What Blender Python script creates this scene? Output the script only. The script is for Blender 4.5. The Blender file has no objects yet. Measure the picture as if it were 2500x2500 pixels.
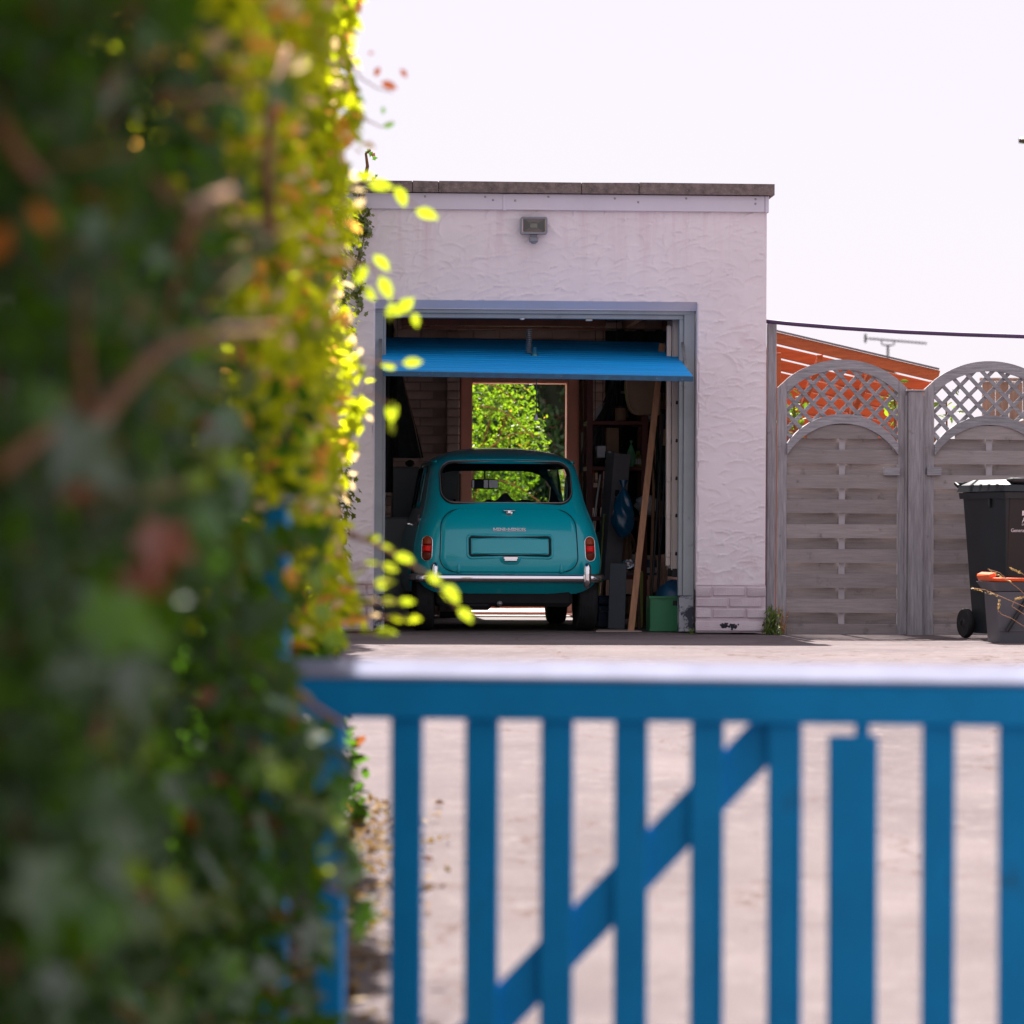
import bpy, math, random
import numpy as np
from mathutils import Vector, Matrix
R = math.radians
random.seed(7); rng = np.random.default_rng(11)
sc = bpy.context.scene
col = sc.collection

# ------------------------------------------------------------------ camera, sky, sun, exposure
CAM_H, FPX, HORIZON, ROLL = 0.704, 8854.0, 1300.0, R(0.28)
PITCH = math.atan((HORIZON - 1250) / FPX)
cam = bpy.data.cameras.new('camera'); camo = bpy.data.objects.new('camera', cam); col.objects.link(camo)
cam.sensor_width = 24; cam.lens = FPX / 2500 * 24; cam.clip_start = .1; cam.clip_end = 3000
camo.location = (0, 0, CAM_H)
camo.rotation_mode = 'XYZ'
camo.matrix_world = Matrix.Translation((0, 0, CAM_H)) @ (Matrix.Rotation(R(90) + PITCH, 4, 'X') @ Matrix.Rotation(ROLL, 4, 'Z'))
cam.dof.use_dof = True; cam.dof.focus_distance = 25.6; cam.dof.aperture_fstop = 85 / 43.0
sc.camera = camo

SUN = Vector((-.21, 2.45, 3.17)).normalized()
ELEV = math.asin(SUN.z)
w = bpy.data.worlds.new('World'); sc.world = w; w.use_nodes = True
nt = w.node_tree; nt.nodes.clear()
sky = nt.nodes.new('ShaderNodeTexSky'); sky.sky_type = 'NISHITA'; sky.sun_disc = False
sky.sun_elevation = ELEV; sky.sun_rotation = math.atan2(SUN.x, SUN.y)
sky.air_density = 1.0; sky.dust_density = 1.2; sky.ozone_density = 1.0
tint = nt.nodes.new('ShaderNodeMix'); tint.data_type = 'RGBA'; tint.blend_type = 'MULTIPLY'; tint.inputs[0].default_value = 1
tint.inputs[7].default_value = (.985, .94, 1.05, 1)
bg = nt.nodes.new('ShaderNodeBackground'); bg.inputs[1].default_value = .10
wo = nt.nodes.new('ShaderNodeOutputWorld')
hs = nt.nodes.new('ShaderNodeHueSaturation'); hs.inputs['Saturation'].default_value = .55; nt.links.new(sky.outputs[0], hs.inputs['Color']); veil = nt.nodes.new('ShaderNodeMix'); veil.data_type = 'RGBA'; veil.inputs[0].default_value = .93; veil.inputs[7].default_value = (1.86, 1.80, 1.76, 1)   # thin bright haze over the whole sky
nt.links.new(hs.outputs[0], veil.inputs[6]); nt.links.new(veil.outputs[2], tint.inputs[6]); nt.links.new(tint.outputs[2], bg.inputs[0]); nt.links.new(bg.outputs[0], wo.inputs[0])
sl = bpy.data.lights.new('sun', 'SUN'); sl.energy = 3.5; sl.angle = R(.53); sl.color = (1, .94, .89)
so = bpy.data.objects.new('sun', sl); col.objects.link(so)
so.rotation_euler = (-SUN).to_track_quat('-Z', 'Y').to_euler(); so.location = (0, 30, 30)
sc.view_settings.view_transform = 'Standard'; sc.view_settings.look = 'None'
sc.view_settings.exposure = 2.13; sc.view_settings.gamma = 1; sc.view_settings.use_curve_mapping = False
sc.render.engine = 'CYCLES'
cy = sc.cycles; cy.use_denoising = True; cy.max_bounces = 8; cy.diffuse_bounces = 6; cy.transparent_max_bounces = 16
cy.caustics_reflective = False; cy.caustics_refractive = False
try: cy.denoiser = 'OPENIMAGEDENOISE'
except Exception: pass

# ------------------------------------------------------------------ helpers
def ray(px, py):
    u, v = px - 1250, py - 1250
    c, s = math.cos(ROLL), math.sin(ROLL)
    u0, v0 = u * c + v * s, -u * s + v * c
    return u0 / FPX, math.tan(PITCH + math.atan(-v0 / FPX))
def P(px, py, Y):
    k, t = ray(px, py); return Vector((k * Y, Y, CAM_H + t * Y))
class Frame:
    """an upright plane of the real place: origin, yaw; u runs along it, v into it"""
    def __init__(s, ox, oy, yaw): s.o = (ox, oy); s.yaw = yaw; s.c = math.cos(yaw); s.s = math.sin(yaw)
    def at(s, px, py, v=0):
        k, t = ray(px, py)
        u = (k * (s.o[1] + v * s.c) - s.o[0] + v * s.s) / (s.c - k * s.s)
        Y = s.o[1] + u * s.s + v * s.c
        return u, CAM_H + t * Y
    def W(s, u, v, z=0): return Vector((s.o[0] + u * s.c - v * s.s, s.o[1] + u * s.s + v * s.c, z))
GAR = Frame(0, 25.66, R(2.8))
GATE = Frame(0, 8.2, R(-8.5))
CAR = Frame(-.012, 25.84, R(5.2))

class MB:
    def __init__(s): s.v = []; s.f = []; s.m = []
    def add(s, vs, fs, m=0):
        o = len(s.v); s.v += [tuple(x) for x in vs]; s.f += [tuple(i + o for i in f) for f in fs]; s.m += [m] * len(fs)
        return s
    def box(s, c, d, rot=None, m=0, bev=0.0):
        hx, hy, hz = d[0] / 2, d[1] / 2, d[2] / 2
        vs = []; fs = []
        if bev <= 0:
            for z in (-hz, hz):
                for y in (-hy, hy):
                    for x in (-hx, hx): vs.append(Vector((x, y, z)))
            fs = [(0, 2, 3, 1), (4, 5, 7, 6), (0, 1, 5, 4), (2, 6, 7, 3), (0, 4, 6, 2), (1, 3, 7, 5)]
        else:
            b = min(bev, hx * .9, hy * .9, hz * .9)
            idx = {}
            for sx in (-1, 1):
                for sy in (-1, 1):
                    for sz in (-1, 1):
                        idx[sx, sy, sz] = len(vs)
                        vs += [Vector((sx * hx, sy * (hy - b), sz * (hz - b))), Vector((sx * (hx - b), sy * hy, sz * (hz - b))), Vector((sx * (hx - b), sy * (hy - b), sz * hz))]
            def q(a):
                n = (vs[a[1]] - vs[a[0]]).cross(vs[a[2]] - vs[a[0]]); ce = sum((vs[i] for i in a), Vector()) / len(a)
                return tuple(a) if n.dot(ce) > 0 else tuple(reversed(a))
            for ax in range(3):
                o1, o2 = [i for i in range(3) if i != ax]
                for sg in (-1, 1):
                    a = []
                    for p, r_ in ((-1, -1), (1, -1), (1, 1), (-1, 1)):
                        k = [0, 0, 0]; k[ax] = sg; k[o1] = p; k[o2] = r_; a.append(idx[tuple(k)] + ax)
                    fs.append(q(a))
                for p in (-1, 1):
                    for r_ in (-1, 1):
                        k0 = [0, 0, 0]; k0[o1] = p; k0[o2] = r_; k1 = list(k0); k0[ax] = -1; k1[ax] = 1
                        i0, i1 = idx[tuple(k0)], idx[tuple(k1)]
                        fs.append(q([i0 + o1, i1 + o1, i1 + o2, i0 + o2]))
            for k in idx: fs.append(q([idx[k], idx[k] + 1, idx[k] + 2]))
        c = Vector(c)
        vs = [(rot @ x if rot is not None else x) + c for x in vs]
        return s.add(vs, fs, m)
    def bar(s, a, b, wd, th, m=0, bev=0.0, side=None):
        """a box running from a to b; wd along 'side', th across"""
        a, b = Vector(a), Vector(b); d = (b - a); L = d.length; d.normalize()
        sd = Vector(side) if side is not None else Vector((1, 0, 0))
        if abs(sd.dot(d)) > .95: sd = Vector((0, 0, 1))
        n = d.cross(sd).normalized(); sd = n.cross(d).normalized()
        M = Matrix((sd, n, d)).transposed()
        return s.box((a + b) / 2, (wd, th, L), M, m, bev)
    def tube(s, path, r, n=8, m=0, closed=False):
        pts = [Vector(p) for p in path]; k = len(pts)
        rs = r if isinstance(r, (list, tuple)) else [r] * k
        vs = []; up = None
        for i, p in enumerate(pts):
            t = (pts[(i + 1) % k] - pts[i - 1]) if closed else (pts[min(i + 1, k - 1)] - pts[max(i - 1, 0)])
            t.normalize()
            if up is None:
                up = Vector((0, 0, 1)) if abs(t.z) < .9 else Vector((1, 0, 0))
            a = t.cross(up)
            if a.length < 1e-5: a = t.cross(Vector((.3, .7, .2)))
            a.normalize(); b = a.cross(t).normalized(); up = b
            for j in range(n):
                an = 2 * math.pi * j / n
                vs.append(p + a * math.cos(an) * rs[i] + b * math.sin(an) * rs[i])
        fs = []
        for i in range(k if closed else k - 1):
            for j in range(n):
                i2 = (i + 1) % k
                fs.append((i * n + j, i * n + (j + 1) % n, i2 * n + (j + 1) % n, i2 * n + j))
        if not closed:
            fs.append(tuple(range(n - 1, -1, -1))); fs.append(tuple((k - 1) * n + j for j in range(n)))
        return s.add(vs, fs, m)
    def prism(s, poly, y0, y1, m=0):
        """poly in x,z (counter-clockwise seen from -y), extruded from y0 to y1"""
        n = len(poly)
        vs = [(x, y0, z) for x, z in poly] + [(x, y1, z) for x, z in poly]
        fs = [tuple(range(n)), tuple(range(2 * n - 1, n - 1, -1))]
        for i in range(n): fs.append((i, i + n, (i + 1) % n + n, (i + 1) % n))
        return s.add(vs, fs, m)
    def strip(s, A, B, y0, y1, m=0):
        """a curved band between the polylines A and B (x,z), thick from y0 to y1"""
        n = len(A); vs = []
        for (ax, az), (bx, bz) in zip(A, B): vs += [(ax, y0, az), (bx, y0, bz), (bx, y1, bz), (ax, y1, az)]
        fs = []
        for i in range(n - 1):
            for j in range(4): fs.append((4 * i + j, 4 * i + (j + 1) % 4, 4 * i + 4 + (j + 1) % 4, 4 * i + 4 + j))
        fs += [(3, 2, 1, 0), (4 * n - 4, 4 * n - 3, 4 * n - 2, 4 * n - 1)]
        return s.add(vs, fs, m)
    def lathe(s, prof, n=16, o=(0, 0, 0), M=None, m=0):
        """prof (r, h) round z"""
        o = Vector(o); vs = []; k = len(prof)
        for r, h in prof:
            for j in range(n):
                a = 2 * math.pi * j / n; p = Vector((r * math.cos(a), r * math.sin(a), h))
                vs.append((M @ p if M is not None else p) + o)
        fs = []
        for i in range(k - 1):
            for j in range(n): fs.append((i * n + j, i * n + (j + 1) % n, (i + 1) * n + (j + 1) % n, (i + 1) * n + j))
        fs += [tuple(range(n - 1, -1, -1)), tuple((k - 1) * n + j for j in range(n))]
        return s.add(vs, fs, m)
    def grid(s, fn, nu, nv, m=0, wrap=False):
        vs = [fn(i / (nu - (0 if wrap else 1)), j / (nv - 1)) for i in range(nu) for j in range(nv)]
        fs = []
        for i in range(nu if wrap else nu - 1):
            for j in range(nv - 1):
                i2 = (i + 1) % nu
                fs.append((i * nv + j, i2 * nv + j, i2 * nv + j + 1, i * nv + j + 1))
        return s.add(vs, fs, m)
    def mesh(s, name, mats, smooth=False, fix=False):
        me = bpy.data.meshes.new(name); me.from_pydata(s.v, [], s.f)
        if not isinstance(mats, (list, tuple)): mats = [mats]
        for x in mats: me.materials.append(x)
        if len(mats) > 1: me.polygons.foreach_set('material_index', s.m)
        if fix:
            import bmesh
            b = bmesh.new(); b.from_mesh(me); bmesh.ops.recalc_face_normals(b, faces=b.faces); b.to_mesh(me); b.free()
        if smooth:
            me.polygons.foreach_set('use_smooth', [True] * len(me.polygons))
            if smooth is not True: me.set_sharp_from_angle(angle=R(smooth))
        me.update(); return me
    def build(s, name, mats, parent=None, smooth=False, loc=None, rotz=0, fix=False):
        return link(name, s.mesh(name, mats, smooth, fix), parent, loc, rotz)
def link(name, me, parent=None, loc=None, rotz=0):
    o = bpy.data.objects.new(name, me); col.objects.link(o)
    if parent: o.parent = parent
    if loc is not None: o.location = loc
    if rotz: o.rotation_euler = (0, 0, rotz)
    return o
def tag(o, label, cat, group=None, kind=None):
    o['label'] = label; o['category'] = cat
    if group: o['group'] = group
    if kind: o['kind'] = kind
    return o
def thing(name, label, cat, loc=(0, 0, 0), rotz=0, group=None):
    o = bpy.data.objects.new(name, None); col.objects.link(o); o.empty_display_size = .1
    o.location = loc; o.rotation_euler = (0, 0, rotz)
    return tag(o, label, cat, group)
def gthing(name, label, cat, u, v, z=0, rot=0, group=None, fr=GAR):
    return thing(name, label, cat, fr.W(u, v, z), fr.yaw + rot, group)
def stuff(o): o['kind'] = 'stuff'; return o
def struct(o): o['kind'] = 'structure'; return o

def rrect(x0, x1, z0, z1, r, n=6):
    pts = []
    for cx, cz, a0 in ((x1 - r, z0 + r, -90), (x1 - r, z1 - r, 0), (x0 + r, z1 - r, 90), (x0 + r, z0 + r, 180)):
        for i in range(n + 1):
            a = R(a0 + 90 * i / n); pts.append((cx + r * math.cos(a), cz + r * math.sin(a)))
    return pts
def pchip(tab):
    xs = np.array([t[0] for t in tab], float); ys = np.array([t[1] for t in tab], float)
    h = np.diff(xs); d = np.diff(ys) / h; m = np.zeros(len(xs)); m[0] = d[0]; m[-1] = d[-1]
    for i in range(1, len(xs) - 1):
        if d[i - 1] * d[i] > 0: m[i] = 2 * d[i - 1] * d[i] / (d[i - 1] + d[i])
    def f(x):
        x = min(max(x, xs[0]), xs[-1]); i = min(max(int(np.searchsorted(xs, x)) - 1, 0), len(h) - 1)
        t = (x - xs[i]) / h[i]
        return float((1 + 2 * t) * (1 - t) ** 2 * ys[i] + t * (1 - t) ** 2 * h[i] * m[i] + t * t * (3 - 2 * t) * ys[i + 1] + t * t * (t - 1) * h[i] * m[i + 1])
    return f
def text_mesh(body, size, depth, mat):
    cu = bpy.data.curves.new('lettering', 'FONT'); cu.body = body; cu.size = size; cu.extrude = depth; cu.resolution_u = 3
    o = bpy.data.objects.new('lettering', cu); col.objects.link(o)
    dg = bpy.context.evaluated_depsgraph_get(); me = bpy.data.meshes.new_from_object(o.evaluated_get(dg))
    bpy.data.objects.remove(o); me.materials.clear(); me.materials.append(mat)
    me.transform(Matrix.Rotation(R(90), 4, 'X')); return me

# ------------------------------------------------------------------ materials
def nn(nt, t, **k):
    n = nt.nodes.new(t)
    for a, b in k.items(): setattr(n, a, b)
    return n
def mixc(nt, fac, a, b, bt='MIX'):
    m = nn(nt, 'ShaderNodeMix', data_type='RGBA', blend_type=bt)
    for s_, x in ((0, fac), (6, a), (7, b)):
        if hasattr(x, 'node'): nt.links.new(x, m.inputs[s_])
        elif s_ == 0: m.inputs[0].default_value = x
        else: m.inputs[s_].default_value = (*x, 1)
    return m.outputs[2]
def ramp(nt, fac, lo, hi):
    m = nn(nt, 'ShaderNodeMapRange', clamp=True); nt.links.new(fac, m.inputs[0]); m.inputs[1].default_value = lo; m.inputs[2].default_value = hi
    return m.outputs[0]
def noise(nt, co, scale, detail=4, rough=.55, dist=0):
    n = nn(nt, 'ShaderNodeTexNoise'); n.inputs['Scale'].default_value = scale; n.inputs['Detail'].default_value = detail
    n.inputs['Roughness'].default_value = rough; n.inputs['Distortion'].default_value = dist
    nt.links.new(co, n.inputs['Vector']); return n.outputs['Fac']
MATS = {}
def mat(name, base, rough=.6, metal=0, vary=.25, scale=6, bump=0, bscale=60, stretch=None, dirt=None, dscale=3, dlo=.55, dhi=.75, spec=.5, coat=0, island=0):
    if name in MATS: return MATS[name]
    m = bpy.data.materials.new(name); m.use_nodes = True; t = m.node_tree; p = t.nodes['Principled BSDF']
    co = nn(t, 'ShaderNodeTexCoord').outputs['Object']
    if stretch:
        mp = nn(t, 'ShaderNodeMapping'); mp.inputs['Scale'].default_value = stretch; t.links.new(co, mp.inputs[0]); cs = mp.outputs[0]
    else: cs = co
    n1 = noise(t, cs, scale, 6, .6)
    c = mixc(t, ramp(t, n1, .3, .7), [x * (1 - vary) for x in base], [min(1, x * (1 + vary * .7)) for x in base])
    if island:
        g = nn(t, 'ShaderNodeObjectInfo').outputs['Random']
        c = mixc(t, g, c, mixc(t, 1.0, c, (1 - island,) * 3, 'MULTIPLY'))
    if dirt: c = mixc(t, ramp(t, noise(t, co, dscale, 8, .65), dlo, dhi), c, dirt)
    t.links.new(c, p.inputs['Base Color'])
    p.inputs['Roughness'].default_value = rough; p.inputs['Metallic'].default_value = metal
    p.inputs['Specular IOR Level'].default_value = spec; p.inputs['Coat Weight'].default_value = coat; p.inputs['Coat Roughness'].default_value = .06
    if bump:
        b = nn(t, 'ShaderNodeBump'); b.inputs['Strength'].default_value = bump; b.inputs['Distance'].default_value = .01
        t.links.new(noise(t, cs, bscale, 5, .6), b.inputs['Height']); t.links.new(b.outputs[0], p.inputs['Normal'])
    MATS[name] = m; return m
def leafmat(name, dark, light, trans, trw=.5, gloss=.12, warm=None, warmp=.0, grough=.36, tlow=None):
    m = bpy.data.materials.new(name); m.use_nodes = True; t = m.node_tree; t.nodes.clear()
    ri = nn(t, 'ShaderNodeNewGeometry').outputs['Random Per Island']
    c = mixc(t, ri, dark, light); tr = mixc(t, ri, tlow or [x * .55 for x in trans], trans)
    if warm:
        wn = nn(t, 'ShaderNodeMath', operation='FRACT'); mu = nn(t, 'ShaderNodeMath', operation='MULTIPLY'); mu.inputs[1].default_value = 37.3
        t.links.new(ri, mu.inputs[0]); t.links.new(mu.outputs[0], wn.inputs[0])
        gt = nn(t, 'ShaderNodeMath', operation='LESS_THAN'); gt.inputs[1].default_value = warmp; t.links.new(wn.outputs[0], gt.inputs[0])
        c = mixc(t, gt.outputs[0], c, warm); tr = mixc(t, gt.outputs[0], tr, [min(1, x * 1.6) for x in warm])
    d = nn(t, 'ShaderNodeBsdfDiffuse'); t.links.new(c, d.inputs[0])
    l = nn(t, 'ShaderNodeBsdfTranslucent'); t.links.new(tr, l.inputs[0])
    g = nn(t, 'ShaderNodeBsdfGlossy'); g.inputs['Roughness'].default_value = grough; g.inputs[0].default_value = (.8, .8, .8, 1)
    m1 = nn(t, 'ShaderNodeMixShader'); m1.inputs[0].default_value = trw; t.links.new(d.outputs[0], m1.inputs[1]); t.links.new(l.outputs[0], m1.inputs[2])
    m2 = nn(t, 'ShaderNodeMixShader'); m2.inputs[0].default_value = gloss; t.links.new(m1.outputs[0], m2.inputs[1]); t.links.new(g.outputs[0], m2.inputs[2])
    o = nn(t, 'ShaderNodeOutputMaterial'); t.links.new(m2.outputs[0], o.inputs[0])
    MATS[name] = m; return m
def glassmat(name, tintc=(.85, .9, .88), refl=.06):
    m = bpy.data.materials.new(name); m.use_nodes = True; t = m.node_tree; t.nodes.clear()
    a = nn(t, 'ShaderNodeBsdfTransparent'); a.inputs[0].default_value = (*tintc, 1)
    g = nn(t, 'ShaderNodeBsdfGlossy'); g.inputs['Roughness'].default_value = .02
    f = nn(t, 'ShaderNodeFresnel'); f.inputs[0].default_value = 1.45
    x = nn(t, 'ShaderNodeMixShader'); o = nn(t, 'ShaderNodeOutputMaterial')
    t.links.new(f.outputs[0], x.inputs[0]); t.links.new(a.outputs[0], x.inputs[1]); t.links.new(g.outputs[0], x.inputs[2]); t.links.new(x.outputs[0], o.inputs[0])
    return m

M_render = mat('masonry_paint', (.83, .755, .80), .75, vary=.05, scale=2.5, bump=.25, bscale=180, dirt=(.62, .47, .50), dscale=1.3, dlo=.58, dhi=.85)
def weather(m):
    t = m.node_tree; p = t.nodes['Principled BSDF']; src = p.inputs['Base Color'].links[0].from_socket
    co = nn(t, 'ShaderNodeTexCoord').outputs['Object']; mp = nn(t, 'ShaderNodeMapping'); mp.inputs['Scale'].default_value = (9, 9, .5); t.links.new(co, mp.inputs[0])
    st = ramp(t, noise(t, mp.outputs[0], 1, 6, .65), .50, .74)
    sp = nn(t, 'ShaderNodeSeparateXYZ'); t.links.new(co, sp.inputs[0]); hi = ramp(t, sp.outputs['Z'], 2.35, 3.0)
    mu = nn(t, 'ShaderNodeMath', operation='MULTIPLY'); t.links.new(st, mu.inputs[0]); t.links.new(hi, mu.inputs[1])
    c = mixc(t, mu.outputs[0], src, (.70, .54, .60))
    lo = nn(t, 'ShaderNodeMapRange', clamp=True); t.links.new(sp.outputs['Z'], lo.inputs[0]); lo.inputs[1].default_value = .75; lo.inputs[2].default_value = .33
    m2 = nn(t, 'ShaderNodeMath', operation='MULTIPLY'); t.links.new(ramp(t, noise(t, co, 7, 6, .7), .5, .72), m2.inputs[0]); t.links.new(lo.outputs[0], m2.inputs[1])
    c = mixc(t, m2.outputs[0], c, (.68, .52, .55))
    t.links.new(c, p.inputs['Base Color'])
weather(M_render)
M_brickp = mat('painted_brick', (.68, .565, .62), .8, vary=.1, scale=9, bump=.9, bscale=120, dirt=(.70, .62, .66), dscale=9, dlo=.45, dhi=.7)
M_coping = mat('coping_concrete', (.20, .155, .15), .9, vary=.45, scale=22, bump=.6, bscale=90, dirt=(.42, .38, .35), dscale=60, dlo=.62, dhi=.72)
M_fascia = mat('fascia_paint', (.66, .62, .72), .5, vary=.06, scale=3)
M_frame = mat('frame_paint', (.33, .365, .385), .55, vary=.12, scale=5, bump=.15, bscale=60, dirt=(.16, .17, .2), dscale=7, dlo=.62, dhi=.75)
M_framechip = mat('frame_chipped', (.36, .38, .41), .6, vary=.2, scale=5, bump=.3, bscale=60, dirt=(.03, .035, .06), dscale=9, dlo=.48, dhi=.54)
M_door = mat('door_blue', (.004, .34, .86), .6, spec=.25, vary=.38, scale=1, dirt=(.25, .36, .55), dscale=28, dlo=.68, dhi=.76, stretch=(.5, 34, 1))
M_dooredge = mat('door_edge_blue', (.02, .10, .20), .6, vary=.3, scale=12, bump=.3, dirt=(.35, .2, .2), dscale=40, dlo=.66, dhi=.72)
M_steel = mat('dull_steel', (.35, .34, .33), .45, .8, vary=.2, scale=12)
M_black = mat('black_plastic', (.012, .012, .014), .5, vary=.2)
M_rubber = mat('tyre_rubber', (.014, .014, .015), .8, vary=.3, scale=20, bump=.3, bscale=80)
M_under = mat('underbody_black', (.010, .010, .012), .85, vary=.3)
M_inbrick = mat('inside_brick', (.70, .60, .57), .85, vary=.15, scale=7, bump=.5, bscale=70, island=.18)
M_mortar = mat('inside_mortar', (.48, .40, .38), .95, vary=.2, bump=.3)
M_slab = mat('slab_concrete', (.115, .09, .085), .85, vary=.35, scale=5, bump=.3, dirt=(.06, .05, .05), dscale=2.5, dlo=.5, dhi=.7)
M_wood = mat('brown_timber', (.33, .16, .08), .65, vary=.3, scale=5, stretch=(8, 8, .6), bump=.15)
M_darkwood = mat('dark_timber', (.09, .045, .03), .7, vary=.3, scale=5, stretch=(1, 8, 8), bump=.15)
M_salmon = mat('salmon_frame', (.88, .45, .37), .5, vary=.08, scale=4)
M_oldwood = mat('weathered_wood', (.37, .36, .385), .85, vary=.34, scale=4, stretch=(1.5, 9, 17), bump=.45, bscale=14, island=.22, dirt=(.13, .12, .12), dscale=11, dlo=.62, dhi=.76)
M_oldwoodv = mat('weathered_upright', (.375, .355, .375), .85, vary=.32, scale=4, stretch=(17, 9, 1.3), bump=.45, bscale=14, island=.15, dirt=(.13, .12, .12), dscale=11, dlo=.64, dhi=.78)
M_slat = mat('weathered_slat', (.375, .33, .325), .85, vary=.16, scale=4, stretch=(1.5, 9, 17), bump=.22, bscale=12, island=.34, dirt=(.12, .11, .10), dscale=9, dlo=.60, dhi=.78)
M_batten = mat('pale_batten', (.47, .44, .46), .8, vary=.15, scale=5)
M_gate = mat('gate_blue', (.003, .25, .58), .55, spec=.2, vary=.12, scale=5, bump=.1, bscale=40, dirt=(.02, .10, .2), dscale=5, dlo=.6, dhi=.8)
M_gaterail = mat('gate_rail_blue', (.003, .26, .60), .55, spec=.2, vary=.12, scale=5, bump=.1, bscale=40, dirt=(.28, .33, .58), dscale=2.6, dlo=.66, dhi=.72)
M_gatecap = mat('gate_cap_pale', (.25, .26, .35), 1, spec=0, vary=.15, scale=6, dirt=(.25, .30, .5), dscale=3, dlo=.55, dhi=.75)
M_chrome = mat('chrome', (.86, .86, .88), .06, 1, vary=.02)
M_teal = mat('teal_paint', (.001, .44, .52), .28, vary=.03, scale=2, coat=.7, spec=.35)
M_sealr = mat('window_rubber', (.012, .012, .013), .5, vary=.1)
M_sealtrim = mat('seal_trim', (.45, .36, .34), .35, .6, vary=.1)
M_groove = mat('panel_gap', (.004, .02, .025), .8, vary=.1)
M_amber = mat('amber_lens', (.33, .045, .008), .25, vary=.1, spec=.3)
M_red = mat('red_lens', (.85, .006, .006), .3, vary=.1, scale=60, spec=.25)
M_brownlens = mat('brown_lens', (.16, .022, .010), .25, vary=.1, spec=.3)
M_white = mat('white_paint', (.75, .75, .74), .5, vary=.05)
M_glass = glassmat('clear_glass')
M_trim = mat('dark_trim', (.02, .02, .022), .8, vary=.2)
M_alu = mat('ladder_aluminium', (.62, .54, .50), .42, .45, vary=.1, scale=4)
M_crate = mat('crate_green', (.03, .22, .09), .5, vary=.1)
M_bluelid = mat('tarp_blue', (.01, .07, .15), .45, vary=.2)
M_grey = mat('grey_sheet', (.10, .125, .15), .6, vary=.1)
M_yellow = mat('yellow_green', (.30, .32, .03), .5, vary=.15)
M_redshelf = mat('red_oxide', (.12, .025, .02), .6, vary=.2)
M_card = mat('grey_card', (.20, .19, .20), .7, vary=.15)
M_kraft = mat('kraft_card', (.28, .17, .10), .75, vary=.15)
M_bagblue = mat('blue_polythene', (.008, .10, .20), .22, vary=.3, scale=10, bump=.4, bscale=25, coat=.3)
M_baggreen = mat('green_polythene', (.10, .34, .16), .3, vary=.3, scale=14, bump=.4, bscale=35)
M_bagwhite = mat('white_polythene', (.5, .47, .48), .35, vary=.2, scale=12, bump=.4, bscale=25)
M_cover = mat('grey_plastic_cover', (.055, .06, .068), .3, vary=.3, scale=9, coat=.2)
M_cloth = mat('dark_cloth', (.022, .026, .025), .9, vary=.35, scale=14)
M_tan = mat('tan_plastic', (.24, .145, .085), .55, vary=.15)
M_orange = mat('orange_plastic', (.85, .11, .02), .4, vary=.08)
M_foil = mat('foil', (.8, .78, .8), .25, 1, vary=.1, bump=1, bscale=40)
M_bin = mat('bin_black', (.010, .016, .020), .45, vary=.2)
M_binpanel = mat('bin_panel', (.013, .009, .008), .6, vary=.15)
M_caddy = mat('caddy_grey', (.085, .085, .10), .5, vary=.08)
M_print = mat('white_print', (.72, .70, .74), .6, vary=.02)
M_lampg = mat('lamp_grey', (.22, .23, .27), .45, vary=.08)
M_reflector = mat('lamp_reflector', (.55, .42, .42), .28, .75, vary=.08)
M_cable = mat('cable_purple_black', (.085, .045, .12), .6, vary=.2)
M_pergola = mat('pergola_stain', (.60, .125, .025), .6, vary=.25, scale=4, stretch=(1.5, 8, 14), bump=.15, island=.2)
M_bark = mat('bark', (.19, .08, .032), .85, vary=.4, scale=9, bump=.6, bscale=25)
M_twig = mat('twig', (.40, .17, .07), .7, vary=.3)
M_fawn = mat('fawn_timber', (.34, .22, .16), .75, vary=.3, scale=5, stretch=(10, 10, .8), bump=.2, island=.25)
M_terra = mat('terracotta_wall', (.52, .20, .12), .8, vary=.2)
M_tile = mat('roof_tile', (.20, .10, .08), .85, vary=.3)
M_lawn = mat('lawn_green', (.06, .11, .025), .95, vary=.4, scale=30)
M_paving = mat('paving', (.42, .36, .33), .8, vary=.2)

def brickmat(name, c1, c2, mo, scale):
    m = bpy.data.materials.new(name); m.use_nodes = True; t = m.node_tree; p = t.nodes['Principled BSDF']
    co = nn(t, 'ShaderNodeTexCoord').outputs['Object']; mp = nn(t, 'ShaderNodeMapping'); mp.inputs['Rotation'].default_value = (R(90), 0, 0)
    t.links.new(co, mp.inputs[0])
    b = nn(t, 'ShaderNodeTexBrick'); t.links.new(mp.outputs[0], b.inputs[0]); b.inputs['Scale'].default_value = scale
    b.inputs['Color1'].default_value = (*c1, 1); b.inputs['Color2'].default_value = (*c2, 1); b.inputs['Mortar'].default_value = (*mo, 1)
    b.inputs['Brick Width'].default_value = .225; b.inputs['Row Height'].default_value = .075; b.inputs['Mortar Size'].default_value = .006
    t.links.new(b.outputs[0], p.inputs['Base Color']); p.inputs['Roughness'].default_value = .9
    return m
M_redbrick = brickmat('red_brick', (.30, .09, .06), (.22, .07, .05), (.30, .22, .19), 1)

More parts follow.
